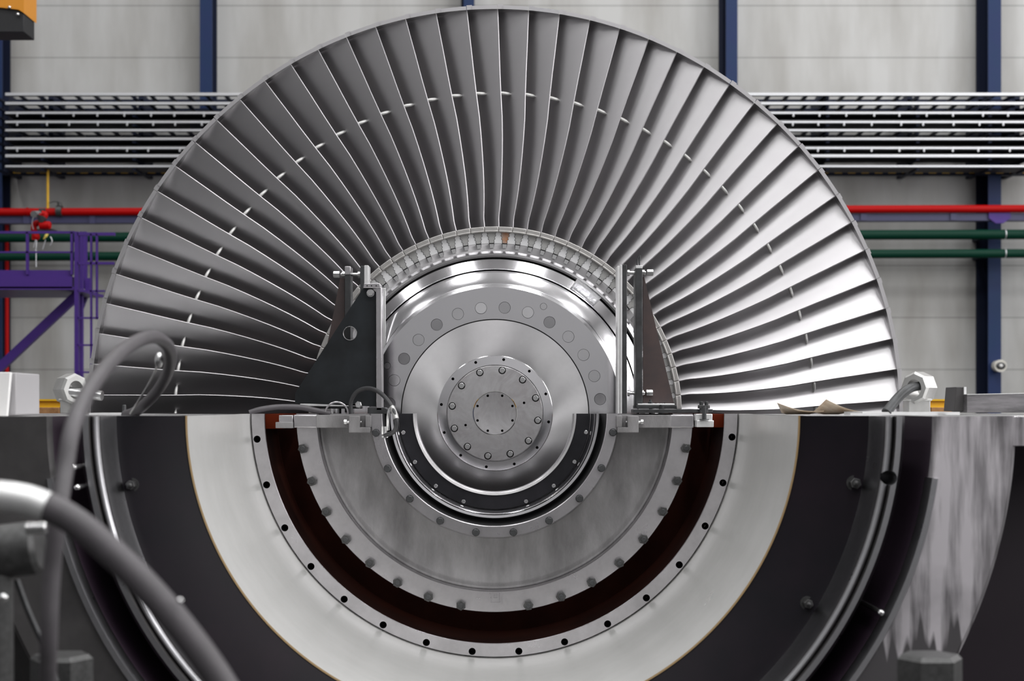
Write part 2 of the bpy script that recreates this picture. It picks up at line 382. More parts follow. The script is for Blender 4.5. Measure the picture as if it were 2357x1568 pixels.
# balance plugs let into the hub face
mbc = MB(); PL = []
for k in range(-7, 8):
    a = 84.8 + 12.857 * k
    PL.append((244, a, 14.2, -0.0015))
PL += [(270, 65.6, 8.3, -0.006), (271, 156.2, 8.3, -0.006)]
for r, a, rr, d in PL: mbc.cyl(pol(r, a, 6.86, -0.02), (0, 1, 0), S(rr, 6.6), 0.028, 32)
cut(disc, mbc, M_GAP)
for i, (r, a, rr, d) in enumerate(PL):
    mb = MB(); tilt = Vector((random.uniform(-.05, .05), -1, random.uniform(-.06, .1))).normalized()
    mb.cyl(pol(r, a, 6.86, 0.0055), tilt, S(rr - 0.7, 6.6), 0.0045, 32)
    part('balance_plug', mb, M_MIRROR, ROT)

# one blade, pointing straight up, then turned copies.  cw angle phi, distance r, depth y
def cw(r, phi, y):
    return (XA + r * math.sin(phi), y, r * math.cos(phi))
RP = [426, 436, 446, 456, 468, 484, 505, 530, 560, 600, 640, 683, 737, 790, 840, 885, 929]
def interp(tab, x):
    for (a, va), (b, vb) in zip(tab, tab[1:]):
        if a <= x <= b: return va + (vb - va) * (x - a) / (b - a)
    return tab[0][1] if x < tab[0][0] else tab[-1][1]
OFF = [(426, .70), (434, .70), (446, .62), (456, .66), (470, .82), (490, .98), (515, 1.12), (551, 1.2), (620, 1.15), (683, .95), (737, .63), (790, .40), (840, .25), (885, .11), (927, 0), (940, 0)]
GTE = [(426, 50), (470, 54), (560, 58), (700, 64), (930, 70)]
GLE = [(426, -14), (470, -6), (560, 10), (700, 42), (930, 66)]
CH = [(426, .225), (560, .225), (700, .20), (930, .185)]
THK = [(426, .016), (560, .011), (700, .008), (930, .006)]
def blade_mesh():
    mb = MB(); NS = 14; rings = []
    for rp in RP:
        r = S(rp, 7.0); ph = math.radians(interp(OFF, rp)); c = interp(CH, rp)
        ga, gb = math.radians(interp(GTE, rp)), math.radians(interp(GLE, rp)); th = interp(THK, rp)
        t = y = 0.0; line = []
        for i in range(NS + 1):
            s = i / NS; g = ga + (gb - ga) * s ** 0.9
            hw = 0.0016 + th * 0.5 * (math.sin(PI * min(1, s * 0.92 + 0.06)) ** 0.8)
            line.append((t, y, g, hw))
            t += math.sin(g) * c / NS; y += math.cos(g) * c / NS
        front = [(t - 0, y) for t, y, g, hw in line]
        # suction side faces the camera and ccw; pressure side lies behind it
        back = [(t - math.cos(g) * 2 * hw, y + math.sin(g) * 2 * hw) for t, y, g, hw in line]
        back[0] = (front[0][0] - 0.0034, front[0][1] + 0.0030)
        ring = []
        for t, y in front + back[::-1]: ring.append(cw(r, ph - t / r, 7.0 + y))
        rings.append(ring)
    K = len(rings[0]); vs = [v for rg in rings for v in rg]; fs = []
    for a in range(len(rings) - 1):
        for k in range(K):
            fs.append((a * K + k, a * K + (k + 1) % K, (a + 1) * K + (k + 1) % K, (a + 1) * K + k))
    for k in range(NS):
        fs.append((k, k + 1, K - 2 - k, K - 1 - k)); o = (len(rings) - 1) * K
        fs.append((o + k, o + k + 1, o + K - 2 - k, o + K - 1 - k))
    return mb.add(vs, fs)
PITCH = math.radians(360 / 82)
def arcblock(mb, r0, r1, f0, f1, y0, y1, n=4, mi=0):
    vs = []
    for i in range(n + 1):
        f = f0 + (f1 - f0) * i / n
        for r in (r0, r1):
            for y in (y0, y1): vs.append(cw(r, f, y))
    fs = []
    for i in range(n):
        o = i * 4; q = o + 4
        fs += [(o, q, q + 1, o + 1), (o + 2, o + 3, q + 3, q + 2), (o, o + 2, q + 2, q), (o + 1, q + 1, q + 3, o + 3)]
    fs += [(0, 1, 3, 2), (n * 4, n * 4 + 2, n * 4 + 3, n * 4 + 1)]
    mb.add(vs, fs, mi)
D = math.radians
first = {}
b = blade_mesh().build('blade', M_BLADE, ROT, smooth=50)
mb = MB(); arcblock(mb, S(928.5, 7), S(937, 7), D(0.80), D(4.36), 6.985, 7.11)
arcblock(mb, S(929.5, 7), S(940, 7), D(0.03), D(0.80), 6.992, 7.11, 2)
sh = mb.build('shroud_segment', M_BLADE, b, smooth=30)
mb = MB(); r = S(738, 7); f0 = D(0.63)
pts = [cw(r, f0 - 0.006 / r, 7.012), cw(r, f0 + 0.014 / r, 7.016), cw(r, f0 + 0.032 / r, 7.024), cw(r, f0 + 0.044 / r, 7.034)]
mb.tube(pts, S(4, 7), 12, 4, radii=[S(4.6, 7), S(4.4, 7), S(3.9, 7), S(1.6, 7)])
sn = mb.build('damping_stub', M_ROOT, b)
mb = MB()
f1 = D(0.69)
arcblock(mb, S(417.5, 7), S(428.5, 7), f1 - PITCH + D(0.02), f1 - D(0.01), 6.978, 7.30)
arcblock(mb, S(415.5, 7), S(419.5, 7), f1 - PITCH + D(0.02), f1 - D(0.01), 6.972, 7.0)
pf = mb.build('platform', M_PLAT, b, smooth=30, bevel=0.003)
fc = f1 - PITCH / 2
half = [(427, 12.0), (423.5, 9.4), (421, 9.6), (418, 11.6), (415.5, 10.8), (413.2, 8.2), (411.5, 8.2), (409, 9.6), (407.2, 8.8), (405.2, 6.2), (403.5, 6.3), (401.2, 7.6), (399.6, 6.9), (397.8, 4.6), (396.2, 4.7), (394.2, 5.7), (391.5, 4.2)]
def rootoutline(grow):
    right = [(r_ - (grow if i == len(half) - 1 else 0), w + grow) for i, (r_, w) in enumerate(half)]
    return right + [(r_, -w) for r_, w in right[::-1]]
def rootplate(mb, grow, y0, y1, mi):
    o = rootoutline(grow); n = len(o)
    pts = []
    for r_, w in o: pts.append((S(r_, 7), fc + w / r_))
    vs = [cw(r_, f_, y0) for r_, f_ in pts] + [cw(r_, f_, y1) for r_, f_ in pts]
    h = n // 2
    fs = []; mis = []
    for off in (0, n):
        for i in range(h - 1): fs.append((off + i, off + i + 1, off + n - 2 - i, off + n - 1 - i))
    fs += [(i, (i + 1) % n, n + (i + 1) % n, n + i) for i in range(n)]
    mb.add(vs, fs, mi)
mb = MB(); rootplate(mb, 0.0, 6.9965, 7.02, 0); rootplate(mb, 0.95, 6.9985, 7.02, 1)
ro = mb.build('fir_tree_root', [M_ROOT, M_GAP], b, smooth=20)
mb = MB()
def lk(hw0, hw1, r0, r1, y0, y1, mi):
    vs = [cw(S(r0, 7), fc - hw0 / r0, y0), cw(S(r0, 7), fc + hw0 / r0, y0), cw(S(r1, 7), fc + hw1 / r1, y0), cw(S(r1, 7), fc - hw1 / r1, y0)]
    vs += [(x, y1, z) for x, y, z in vs]
    mb.add(vs, [(0, 1, 2, 3), (7, 6, 5, 4), (0, 4, 5, 1), (1, 5, 6, 2), (2, 6, 7, 3), (3, 7, 4, 0)], mi)
lk(6.6, 4.6, 392, 381.5, 7.0005, 7.02, 1)
lk(5.0, 4.0, 388.5, 379.0, 6.985, 7.01, 0)
lo = mb.build('lock_piece', [M_BOLT, M_GAP], b, smooth=20)
kids = [sh, sn, pf, ro, lo]
blades = []
for k in range(82):
    if k == 0: bb = b; ks = kids
    else:
        bb = copy_to(b, ROT); ks = [copy_to(o, bb) for o in kids]
    bb.rotation_euler = (0, D(0.33 - 0.0) + k * PITCH, 0)
    for o, nm in ((ks[3], M_RUST),) if k == 1 else ():
        o.material_slots[0].link = 'OBJECT'; o.material_slots[0].material = nm
    if k == 1:
        ks[0].material_slots[0].link = 'OBJECT'; ks[0].material_slots[0].material = M_MIRROR
        ks[0]['label'] = 'bright ground shroud segment at the top of the wheel'
# children of the rotor are built about ROT's own place, so turn them about its axis
# clear pouch taped to the hub
mb = MB(); vs = []; NX, NZ = 12, 5
cor = [(1330, 640), (1384, 686), (1368, 702), (1315, 660)]
for i in range(NX + 1):
    for j in range(NZ + 1):
        u, v = i / NX, j / NZ
        x = (cor[0][0] * (1 - u) + cor[1][0] * u) * (1 - v) + (cor[3][0] * (1 - u) + cor[2][0] * u) * v
        y = (cor[0][1] * (1 - u) + cor[1][1] * u) * (1 - v) + (cor[3][1] * (1 - u) + cor[2][1] * u) * v
        rr = math.hypot(x - 1139, y - 951)
        Y = interp([(324, 6.913), (333, 6.92), (346, 6.945), (354, 6.96), (358, 6.975), (375, 7.0)], rr) - 0.012 + 0.003 * random.random()
        vs.append(P(x, y, Y))
n1 = NZ + 1
fs = [(i * n1 + j, (i + 1) * n1 + j, (i + 1) * n1 + j + 1, i * n1 + j + 1) for i in range(NX) for j in range(NZ)]
mb.add(vs, fs)
po = mb.build('document_pouch', M_PLASTIC)
sd = po.modifiers.new('thick', 'SOLIDIFY'); sd.thickness = 0.0015
tag(po, 'crinkled clear plastic pouch taped to the upper right of the polished hub', 'pouch')

# ------------------------------------------------------------------ lower casing
CAS = thing('turbine_casing', 'massive open lower half of the turbine casing with polished bore and dark front face', 'turbine casing', (XA, 5.0, FZ))
LO = dict(a0=180.0, a1=360.0)
R_OUT = S(1002, 4.85)
mb = MB(); mb.lathe(Q((528.5, 6.306), (530, 6.30), (559, 6.30), (566, 6.345), (566, 6.40), (528.5, 6.40)), n=160, mats=0, closed=True, **LO)
fl = part('drilled_flange', mb, [M_FLANGE, M_GAP], CAS)
mbc = MB()
for k in range(16): mbc.cyl(pol(549.5, 186.1 + 11.22 * k, 6.30, -0.05), (0, 1, 0), S(8.2, 6.3), 0.2, 24)
cut(fl, mbc, M_GAP)
# bore
mb = MB(); mb.lathe([(S(560, 6.3), 6.345), (S(560, 6.3) + .006, 6.30), (S(566, 6.25), 6.25), (S(576, 6.17), 6.17), (S(600, 5.93), 5.93), (S(627, 5.68), 5.68), (S(655, 5.44), 5.44), (S(682, 5.20), 5.20), (S(697, 5.10), 5.10), (S(703, 5.06), 5.06),
                     (S(703, 5.06) + .03, 5.06), (S(560, 6.3) + .05, 6.345)], n=160, closed=True, mats=[0] * 9 + [0, 0, 0], **LO)
part('bore_liner', mb, [M_BORE], CAS)
mb = MB(); mb.lathe(Q((703.2, 5.05), (707.5, 5.048), (708, 5.07), (703.2, 5.07)), n=160, closed=True, **LO)
part('sealant_bead', mb, M_OCHRE, CAS, label='ochre line around the lip of the bore')
# dark front plate
ri = S(708, 5.05)
mb = MB(); mb.lathe([(ri, 6.2), (ri, 5.052), (ri + .002, 5.05), (S(850, 5.01), 5.01), (S(866, 5.0), 5.0), (S(878, 4.97), 4.97), (S(893, 4.915), 4.915), (S(903, 4.885), 4.885), (S(903, 4.885), 6.2)], n=160, closed=True,
                    mats=[0, 0, 0, 0, 1, 1, 1, 0, 2], **LO)
fp = part('front_plate', mb, [M_FRONT, M_RIM, M_JOINT], CAS)
mb = MB(); mb.lathe([(S(904, 4.885), 6.2), (S(904, 4.885), 4.90), *[(S(914.5 - 9.5 * math.cos(PI * q / 8), 4.86), 4.87 - .022 * math.sin(PI * q / 8)) for q in range(9)], (S(926, 4.85), 4.87), (S(927.5, 4.85), 4.835), (S(943, 4.835), 4.835), (S(949, 4.86), 4.86), (S(951, 4.86), 5.2), (S(951, 4.86), 6.2)],
                    n=160, closed=True, mats=[1, 1] + [0] * 8 + [1, 1, 0, 0, 0, 1, 2], **LO)
rim = part('rim_ring', mb, [M_RIM, M_BODYDK, M_JOINT], CAS)
mbc = MB(); c = P(2045, 1100, 4.85); mbc.cyl(c + Vector((0, -.1, 0)), (0, 1, 0), S(17, 4.85), 0.35, 28)
cut(rim, mbc, M_GAP)
mb = MB(); mb.lathe([(S(951.5, 4.86), 5.25), (R_OUT, 5.25), (R_OUT, 6.2), (S(951.5, 4.86), 6.2)], n=120, closed=True, mats=[0, 0, 0, 1], **LO)
part('channel_floor', mb, [M_PURPLEDK, M_JOINT], CAS)
# rib beyond the channel, its top flanges and the body behind it
R_RIB = S(1205, 4.8)
def rib(a0, a1):
    mb = MB(); mb.lathe([(R_OUT, 4.80), (R_OUT + .012, 4.78), (R_RIB - .015, 4.78), (R_RIB, 4.80), (R_RIB, 6.75), (R_OUT, 6.75)], a0, a1, n=80, closed=True, mats=[0, 0, 0, 0, 1, 1, 2])
    return mb
part('side_rib', rib(180, 270), [M_BODYDK, M_PURPLEDK, M_JOINT], CAS)
part('side_rib', rib(270, 360), [M_RIB, M_PURPLEDK, M_JOINT], CAS, label='scraped bright steel rib on the right')
for s_, m_ in ((-1, M_BODYDK), (1, M_RIB)):
    xa, xb = sorted((XA + s_ * (R_RIB - .03), s_ * 2.35))
    mb = MB(); mb.box(xa, xb, 4.785, 6.75, -.088, 0, 0); mb.m[-6:] = [0, 0, 0, 0, 0, 1]
    part('top_flange', mb, [m_, M_JOINT], CAS, bevel=.002)
mb = MB(); mb.box(-2.35, XA - R_RIB * .80, 5.7, 6.75, FZ, -.088); part('body_wall', mb, M_BODYDK, CAS)
mb = MB(); mb.box(XA + R_RIB * .80, 2.35, 5.7, 6.75, FZ, -.088); part('body_wall', mb, M_PURPLEDK, CAS)
# raised lip rings beyond the channel
mb = MB(); mb.lathe([(R_OUT - .004, 4.80), (R_OUT + .004, 4.765), (R_OUT + .02, 4.765), (R_OUT + .03, 4.79), (R_OUT - .004, 4.82)], n=120, closed=True, a0=188, a1=352)
part('lip_ring', mb, [M_RIM], CAS)
# red painted cavity behind the flange
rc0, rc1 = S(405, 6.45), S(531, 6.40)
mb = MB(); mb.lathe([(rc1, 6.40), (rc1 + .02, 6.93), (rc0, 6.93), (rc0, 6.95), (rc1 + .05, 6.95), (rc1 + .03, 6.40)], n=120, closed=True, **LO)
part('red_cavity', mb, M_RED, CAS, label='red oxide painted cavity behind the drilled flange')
mb = MB(); mb.box(P(606, 0, 6.45).x, P(650, 0, 6.45).x, 6.45, 6.9, P(0, 987, 6.45).z, -.002)
mb.box(P(1632, 0, 6.45).x, P(1668, 0, 6.45).x, 6.45, 6.9, P(0, 984, 6.45).z, -.002)
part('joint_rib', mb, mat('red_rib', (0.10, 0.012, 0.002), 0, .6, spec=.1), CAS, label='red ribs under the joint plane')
# studs on the front plate
for (px, py, r) in ((305, 1116, 11), (1965, 1112, 13), (1857, 1388, 11)):
    c = P(px, py, 5.02); mb = MB(); mb.cyl(c + Vector((0, .01, 0)), (0, -1, 0), S(r + 5, 5), .018, 24); mb.hexa(c, (0, -1, 0), S(r, 5), .035)
    mb.ball(c + Vector((0, -.035, 0)), S(r * .62, 5), .012, S(r * .62, 5))
    part('plug_bolt', mb, M_NUT, CAS)
for (px, py) in ((170, 1076), (178, 1122), (112, 1560), (2028, 1410)):
    c = P(px, py, 4.78); mb = MB(); mb.cyl(c + Vector((0, .6, 0)), (0, -1, 0), S(6, 4.7), .6, 16); mb.ball(c, S(8, 4.7), .014, S(8, 4.7))
    part('channel_stud', mb, M_BOLT, CAS)
# foundation ledge below the frame with two big hex bolts
mb = MB(); mb.box(-1.9, 1.9, 3.3, 4.78, FZ, -.86); part('foundation_ledge', mb, M_BODYDK, CAS)
for px, w, lab in ((142, 146, 'big dark hex bolt standing low at the left edge of the casing'), (2140, 150, 'big dark hex bolt standing low at the right edge of the casing')):
    Y = 3.9; c = P(px, 1506, Y); t = thing('anchor_bolt', lab, 'bolt', (c.x, Y, -.86), 'anchor bolts on the casing ledge')
    r = S(w, Y) / 2
    mb = MB(); h = c.z + .80; mb.cyl((c.x, Y, -.80), (0, 0, 1), r, h, 6, rot=.26, cham=r * .14); part('head', mb, M_NUT, t)
    mb = MB(); mb.cyl((c.x, Y, -.86), (0, 0, 1), r * 1.25, .06, 32, cham=.006); part('washer', mb, M_BAR, t)

# ------------------------------------------------------------------ bearing cone
CON = thing('bearing_cone', 'grey half round cone with a ring of dark nuts below the hub', 'bearing cone', (XA, 6.4, -.8))
mb = MB(); mb.lathe(Q((457, 6.345), (456, 6.34), (410, 6.34), (408, 6.345), (404, 6.40), (404, 6.42), (457, 6.42)), n=160, closed=True, mats=[0, 0, 0, 0, 0, 0, 0], **LO)
part('outer_flange', mb, M_FLANGE, CON)
mb = MB(); mb.lathe(Q((405.5, 6.40), (402, 6.395), (398, 6.397), (394, 6.405), (390, 6.412), (386, 6.416), (340, 6.43), (288, 6.43), (283, 6.40), (283, 6.47), (405.5, 6.47)), n=160, closed=True, **LO)
part('cone_plate', mb, M_CONE, CON)
mb = MB(); mb.lathe(Q((285, 6.305), (284, 6.30), (260, 6.30), (258.5, 6.303), (258, 6.315), (258, 6.42), (285, 6.42)), n=140, closed=True, **LO)
part('inner_flange', mb, M_FLANGE, CON)
mb = MB(); mb.lathe(Q((258.5, 6.42), (240, 6.52), (240, 6.54), (262, 6.47)), n=100, closed=True, **LO)
part('dark_gap_backing', mb, M_GAP, CON)  # black ring added behind the annular gap to keep it dark
for k in range(17):
    if k == 8: continue
    a = 190.3 + 9.97 * k; c = pol(447, a, 6.34)
    t = MB(); t.hexa(c, (0, -1, 0), S(11.6, 6.34), .026, rot=random.random())
    n_ = part('nut', t, M_NUT, CON)
    t = MB(); t.cyl(c + Vector((0, -.02, 0)), (0, -1, 0), S(6.0, 6.34), .012, 16, cham=.002); part('stud', t, mat_ if False else M_BAR, n_)
for k in range(10):
    c = pol(276, 189.1 + 18.0 * k, 6.30); t = MB()
    t.hexa(c, (0, -1, 0), S(8.2, 6.3), .024, rot=random.random()); t.cyl(c + Vector((0, -.003, 0)), (0, -1, 0), S(9, 6.3), .003, 20)
    part('flange_bolt', t, M_BAR, CON)
# cast square mark at the bottom of the flange
mb = MB()
for x0, y0, x1, y1 in ((1126, 1366, 1129, 1391), (1151, 1366, 1154, 1391), (1129, 1387, 1151, 1391), (1133, 1366, 1136, 1380), (1145, 1366, 1148, 1380), (1136, 1377, 1145, 1380), (1139.5, 1366, 1141.5, 1376)):
    mb.pbox(x0, y0, x1, y1, 6.334, .008)
part('cast_mark', mb, M_FLANGE, CON)
# joint beams across the cone, left and right, and their clamps
def joint_side(s):
    X = (lambda x: x) if s < 0 else (lambda x: 2 * 1136.5 - x)
    def bx(mb, x0, y0, x1, y1, Y, d, mi=0):
        a, b_ = sorted((X(x0), X(x1))); mb.pbox(a, y0, b_, y1, Y, d, mi)
    mb = MB(); bx(mb, 728, 955.5, 858, 985, 6.32, .40); part('joint_beam', mb, M_CONE, CON, bevel=.002)
    mb = MB(); bx(mb, 676, 955, 731, 985, 6.325, .1); part('flange_ear', mb, M_FLANGE, CON, bevel=.004)
    mb = MB(); bx(mb, 803, 958, 828, 986, 6.27, .05); bx(mb, 803, 984, 852, 996, 6.27, .05); bx(mb, 841, 957, 854, 984, 6.28, .04)
    part('clamp_block', mb, M_CONE, CON, bevel=.002)
    mb = MB(); c = P(X(803), 972, 6.30); mb.hexa(c + Vector((s * .018, 0, 0)), (-s, 0, 0), S(6, 6.3), .011); mb.cyl(c + Vector((s * .016, 0, 0)), (-s, 0, 0), S(3, 6.3), .065, 12)
    part('clamp_screw', mb, M_BOLT, CON)
joint_side(-1); joint_side(1)
t = thing('joint_lug', 'grey stepped lug bolted beside the left end of the cone flange', 'lug', P(658, 985, 6.30))
mb = MB(); mb.pbox(642, 956, 674, 974, 6.32, .09); part('upper_block', mb, M_FLANGE, t, bevel=.002)
mb = MB(); mb.pbox(634, 972, 673, 986, 6.30, .1); part('lower_block', mb, M_CONE, t, bevel=.002)
t = thing('joint_lug', 'white stepped lug clamped under two bolts at the right end of the cone flange', 'lug', P(1622, 985, 6.30))
mb = MB(); mb.pbox(1601.5, 953, 1640, 969, 6.28, .09); part('upper_block', mb, M_LUG, t, bevel=.002)
mb = MB(); mb.pbox(1604, 968, 1643, 983.5, 6.265, .11); part('lower_block', mb, M_LUG, t, bevel=.002)
mb = MB(); mb.cyl(P(1621, 965.5, 6.26), (0, 0, 1), S(5, 6.26), .05, 14); mb.cyl(P(1621, 966.5, 6.26), (0, 0, 1), S(11, 6.26), .003, 20); part('stud', mb, M_BAR, t)

# ------------------------------------------------------------------ bearing housing around the shaft end
HOU = thing('bearing_housing', 'black faced half ring housing cupping the lower half of the shaft end', 'bearing housing', (XA, 6.45, -.45))
mb = MB(); mb.lathe(Q((220, 6.482), (219, 6.48), (188, 6.48), (188, 6.52), (220, 6.52)), n=120, closed=True, mats=[0, 0, 0, 0, 0], **LO)
part('face_plate', mb, M_BLACK, HOU)
mb = MB(); mb.lathe([(S(187.5, 6.48), 6.47), (S(183, 6.47), 6.468), (S(180.5, 6.475), 6.475), (S(178.5, 6.55), 6.55), (S(187.5, 6.48), 6.56)], n=120, closed=True, **LO)
part('bore_lip', mb, M_MIRROR, HOU)
mb = MB(); mb.lathe(Q((221, 6.51), (222, 6.475), (228, 6.44), (232, 6.432), (233, 6.445), (234, 6.432), (240, 6.43), (243, 6.44), (243, 6.54), (221, 6.54)), n=120, closed=True, **LO)
part('outer_ring', mb, M_POL, HOU)
for k in range(9):
    if k == 4: continue
    c = pol(214.5, 191.7 + 19.6 * k, 6.48); mb = MB(); mb.cyl(c + Vector((0, .002, 0)), (0, -1, 0), S(4.4, 6.48), .006, 14, cham=.001); mb.box(c.x - .006, c.x + .006, c.y - .0048, c.y - .003, c.z - .001, c.z + .001)
    part('face_screw', mb, M_BOLT, HOU)

# ------------------------------------------------------------------ brackets at the hub
GB = thing('gusset_bracket', 'black triangular gusset bracket with a round hole, left of the hub', 'bracket', P(770, 945, 6.46))
mb = MB(); mb.pprism([(679, 929), (679, 905), (835, 664.5), (857, 664.5), (865, 672), (865, 936), (700, 929)], 6.46, .03)
gp = part('gusset_plate', mb, M_GUSSET, GB, bevel=.0015)
gp.modifiers.clear()
mbc = MB(); mbc.cyl(P(805.5, 767.5, 6.46) + Vector((0, -.05, 0)), (0, 1, 0), S(15.5, 6.46), .15, 32); cut(gp, mbc, M_BOLT)
mb = MB(); p0 = P(805.5, 767.5, 6.458); mb.tube([p0 + Vector((S(15.6, 6.44) * math.cos(2 * PI * k / 24), 0, S(15.6, 6.44) * math.sin(2 * PI * k / 24))) for k in range(24)], .0013, 6, 2, closed=True)
part('hole_rim', mb, M_BOLT, GB)
mb = MB(); mb.pprism([(865.5, 664), (870, 661), (878, 661), (879, 945), (866, 945)], 6.44, .10); part('back_flange', mb, M_FLANGE, GB, bevel=.002)
mb = MB(); mb.pprism([(838, 652.5), (875, 652.5), (875, 663), (866, 663), (836, 663)], 6.43, .10); part('top_cap', mb, M_FLANGE, GB, bevel=.0015)
mb = MB()
for px in (845, 855, 866): mb.cyl(P(px, 658, 6.4295), (0, -1, 0), S(1.6, 6.44), .001, 10)
part('cap_pin', mb, M_GAP, GB)
mb = MB(); c = P(853, 675, 6.46); mb.hexa(c, (0, -1, 0), S(8, 6.44), .03, rot=.4); mb.cyl(c + Vector((0, -.002, 0)), (0, -1, 0), S(9, 6.44), .003, 20); part('bolt', mb, M_BOLT, GB)
mb = MB(); mb.pbox(690, 929, 832, 936, 6.46, .09); mb.pbox(690, 936, 832, 941, 6.48, .07, 1); part('weld_foot', mb, [M_LUG, M_BAR], GB, bevel=.003)
mb = MB(); c = P(826, 933, 6.45); mb.hexa(c, (0, -1, .1), S(8, 6.44), .03); part('bolt', mb, M_BOLT, GB)
mb = MB(); mb.pprism([(846, 938), (885, 938), (900, 947), (900, 953), (846, 953)], 6.44, .12); part('foot_block', mb, M_BAR, GB, bevel=.002)
# bright guide strip beside it, running behind the hub's front flange
mb = MB(); a = P(873.5, 835, 6.878); b_ = P(887.5, 663, 6.878); mb.box(a.x, b_.x, 6.875, 6.884, a.z, b_.z)
tag(mb.build('guide_strip', M_LUG, bevel=.001), 'narrow white upright strip between the black gusset and the hub', 'strip')
# rear left jacking post
LP_ = thing('jacking_post', 'dark upright jacking post with brown gusset behind the black triangular bracket', 'jacking post', P(800, 950, 6.6))
mb = MB(); mb.pbox(793.5, 614, 807, 950, 6.58, .10); part('post', mb, M_BAR, LP_, bevel=.002)
mb = MB(); mb.pbox(793.5, 613, 807, 632, 6.575, .10); part('post_top', mb, M_FLANGE, LP_, bevel=.002)
mb = MB(); mb.pprism([(783, 640), (793, 640), (793, 938), (722, 938), (758, 770)], 6.62, .02); part('gusset', mb, M_BROWN, LP_)
mb = MB(); mb.pbox(829, 612, 838.5, 720, 6.56, .10); mb.pbox(838.5, 611, 848, 668, 6.56, .10, 1); part('pressure_plate', mb, [M_BAR, M_LUG], LP_, bevel=.001)
def jackscrew(parent, y, xa, xb, xc, s, Y=6.62):
    # thread from xa to xb, head beyond xb to xc
    mb = MB(); a = P(xa, y, Y); b_ = P(xb, y, Y); c = P(xc, y, Y)
    mb.cyl(a, (b_ - a), S(4.2, Y), (b_ - a).length, 14)
    mb.cyl(a, (b_ - a), S(7.5, Y), S(5, Y), 16)
    d = (c - b_); mb.hexa(b_ + d * .2, d, S(7.5, Y), d.length * .8)
    mb.hexa(b_ - d.normalized() * S(10, Y), d, S(6.5, Y), S(8, Y))
    part('jack_screw', mb, M_BOLT, parent)
jackscrew(LP_, 632, 829, 785, 767, -1)
# right jacking bracket
RB = thing('jacking_bracket', 'tall dark jacking bracket with brown gusset, right of the hub', 'jacking bracket', P(1500, 952, 6.6))
mb = MB(); mb.pbox(1432.5, 609, 1443, 952, 6.56, .11); part('thrust_bar', mb, M_BAR, RB, bevel=.0015)
mb = MB(); mb.pbox(1421, 612, 1426.5, 952, 6.555, .10); mb.pbox(1427.5, 610, 1432, 952, 6.555, .10); part('thrust_pad', mb, M_LUG, RB, bevel=.0008)
mb = MB(); mb.pbox(1463.5, 617, 1479, 937, 6.58, .11); mb.pbox(1461, 640, 1464, 937, 6.62, .06); part('post', mb, M_BAR, RB, bevel=.002)
mb = MB(); mb.pbox(1463.5, 611, 1479, 617.5, 6.58, .11); part('post_top', mb, M_LUG, RB, bevel=.001)
mb = MB(); mb.pprism([(1480, 638), (1483, 638), (1551, 928), (1480, 928)], 6.63, .02); part('gusset', mb, M_BROWN, RB)
jackscrew(RB, 628, 1444, 1486, 1504, 1); jackscrew(RB, 905, 1444, 1484, 1503, 1)
mb = MB()
for dx in (0, 5): mb.tube([P(1467 + dx, 615, 6.6), P(1467 + dx, 600, 6.6), P(1471 + dx * .4, 588, 6.6)], S(1.8, 6.6), 8, 5)
part('wire_loop', mb, M_BAR, RB)
mb = MB(); mb.pbox(1466, 933, 1558, 941, 6.54, .2); part('foot_plate', mb, M_BAR, RB, bevel=.002)
mb = MB(); mb.pbox(1468, 929.5, 1553, 933, 6.55, .10); part('weld_bead', mb, M_LUG, RB, bevel=.002)
mb = MB(); mb.cyl(P(1522, 953, 6.50), Vector((.1, 0, 1)), S(6, 6.5), S(21, 6.5), 16, cham=.002); part('dowel', mb, M_BAR, RB)
mb = MB(); c = P(1497, 931, 6.56); mb.hexa(c, (0, 0, 1), S(5.5, 6.5), S(6, 6.5)); mb.cyl(c, (0, 0, 1), S(3, 6.5), S(11, 6.5), 12); part('bolt', mb, M_BAR, RB)
BR = thing('clamp_bar', 'long flat dark bar under the right bracket held by two bolts at its end', 'clamp bar', P(1550, 952, 6.3))
mb = MB(); mb.pbox(1458, 942, 1641, 951, 6.34, .12); part('bar', mb, M_BAR, BR, bevel=.002)
for px in (1614, 1626):
    c = P(px, 951, 6.33); mb = MB(); mb.cyl(c, (0, 0, 1), S(4.5, 6.3), S(27, 6.3), 14, cham=.002); part('stud', mb, M_BAR, BR)
    mb = MB(); c = P(px, 940.5, 6.33); mb.hexa(c, (0, 0, 1), S(8, 6.3), S(7.5, 6.3)); part('nut', mb, M_NUT, BR)

# ------------------------------------------------------------------ hoses and rings
def hose(name, label, pts, r, m, cat='hose', n=18):
    t = thing(name, label, cat, pts[0])
    mb = MB(); mb.tube(pts, r, n, 10); part('hose_body', mb, m, t)
    return t
t = hose('loop_hose', 'thick grey hose looping up over the left end of the joint', [P(108, 1660, 3.05), P(112, 1480, 3.0), P(120, 1310, 3.0), P(135, 1180, 3.0), P(150, 1080, 3.05), P(167, 985, 3.1), P(205, 900, 3.25), P(262, 826, 3.5), P(320, 784, 3.8), P(362, 778, 4.1), P(391, 805, 4.35), P(389, 850, 4.6), P(362, 900, 4.85), P(318, 944, 5.1), P(290, 956, 5.2)], .0165, M_HOSE)
mb = MB(); c = P(366, 829, 4.45); mb.ball(c, .012, .012, .022); part('hose_clip', mb, M_BOLT, t)
mb = MB(); mb.tube([P(366, 830, 4.46), P(352, 866, 4.6), P(330, 905, 4.8), P(300, 952, 5.1)], .0035, 8, 6); part('tie_wire', mb, M_BOLT, t)
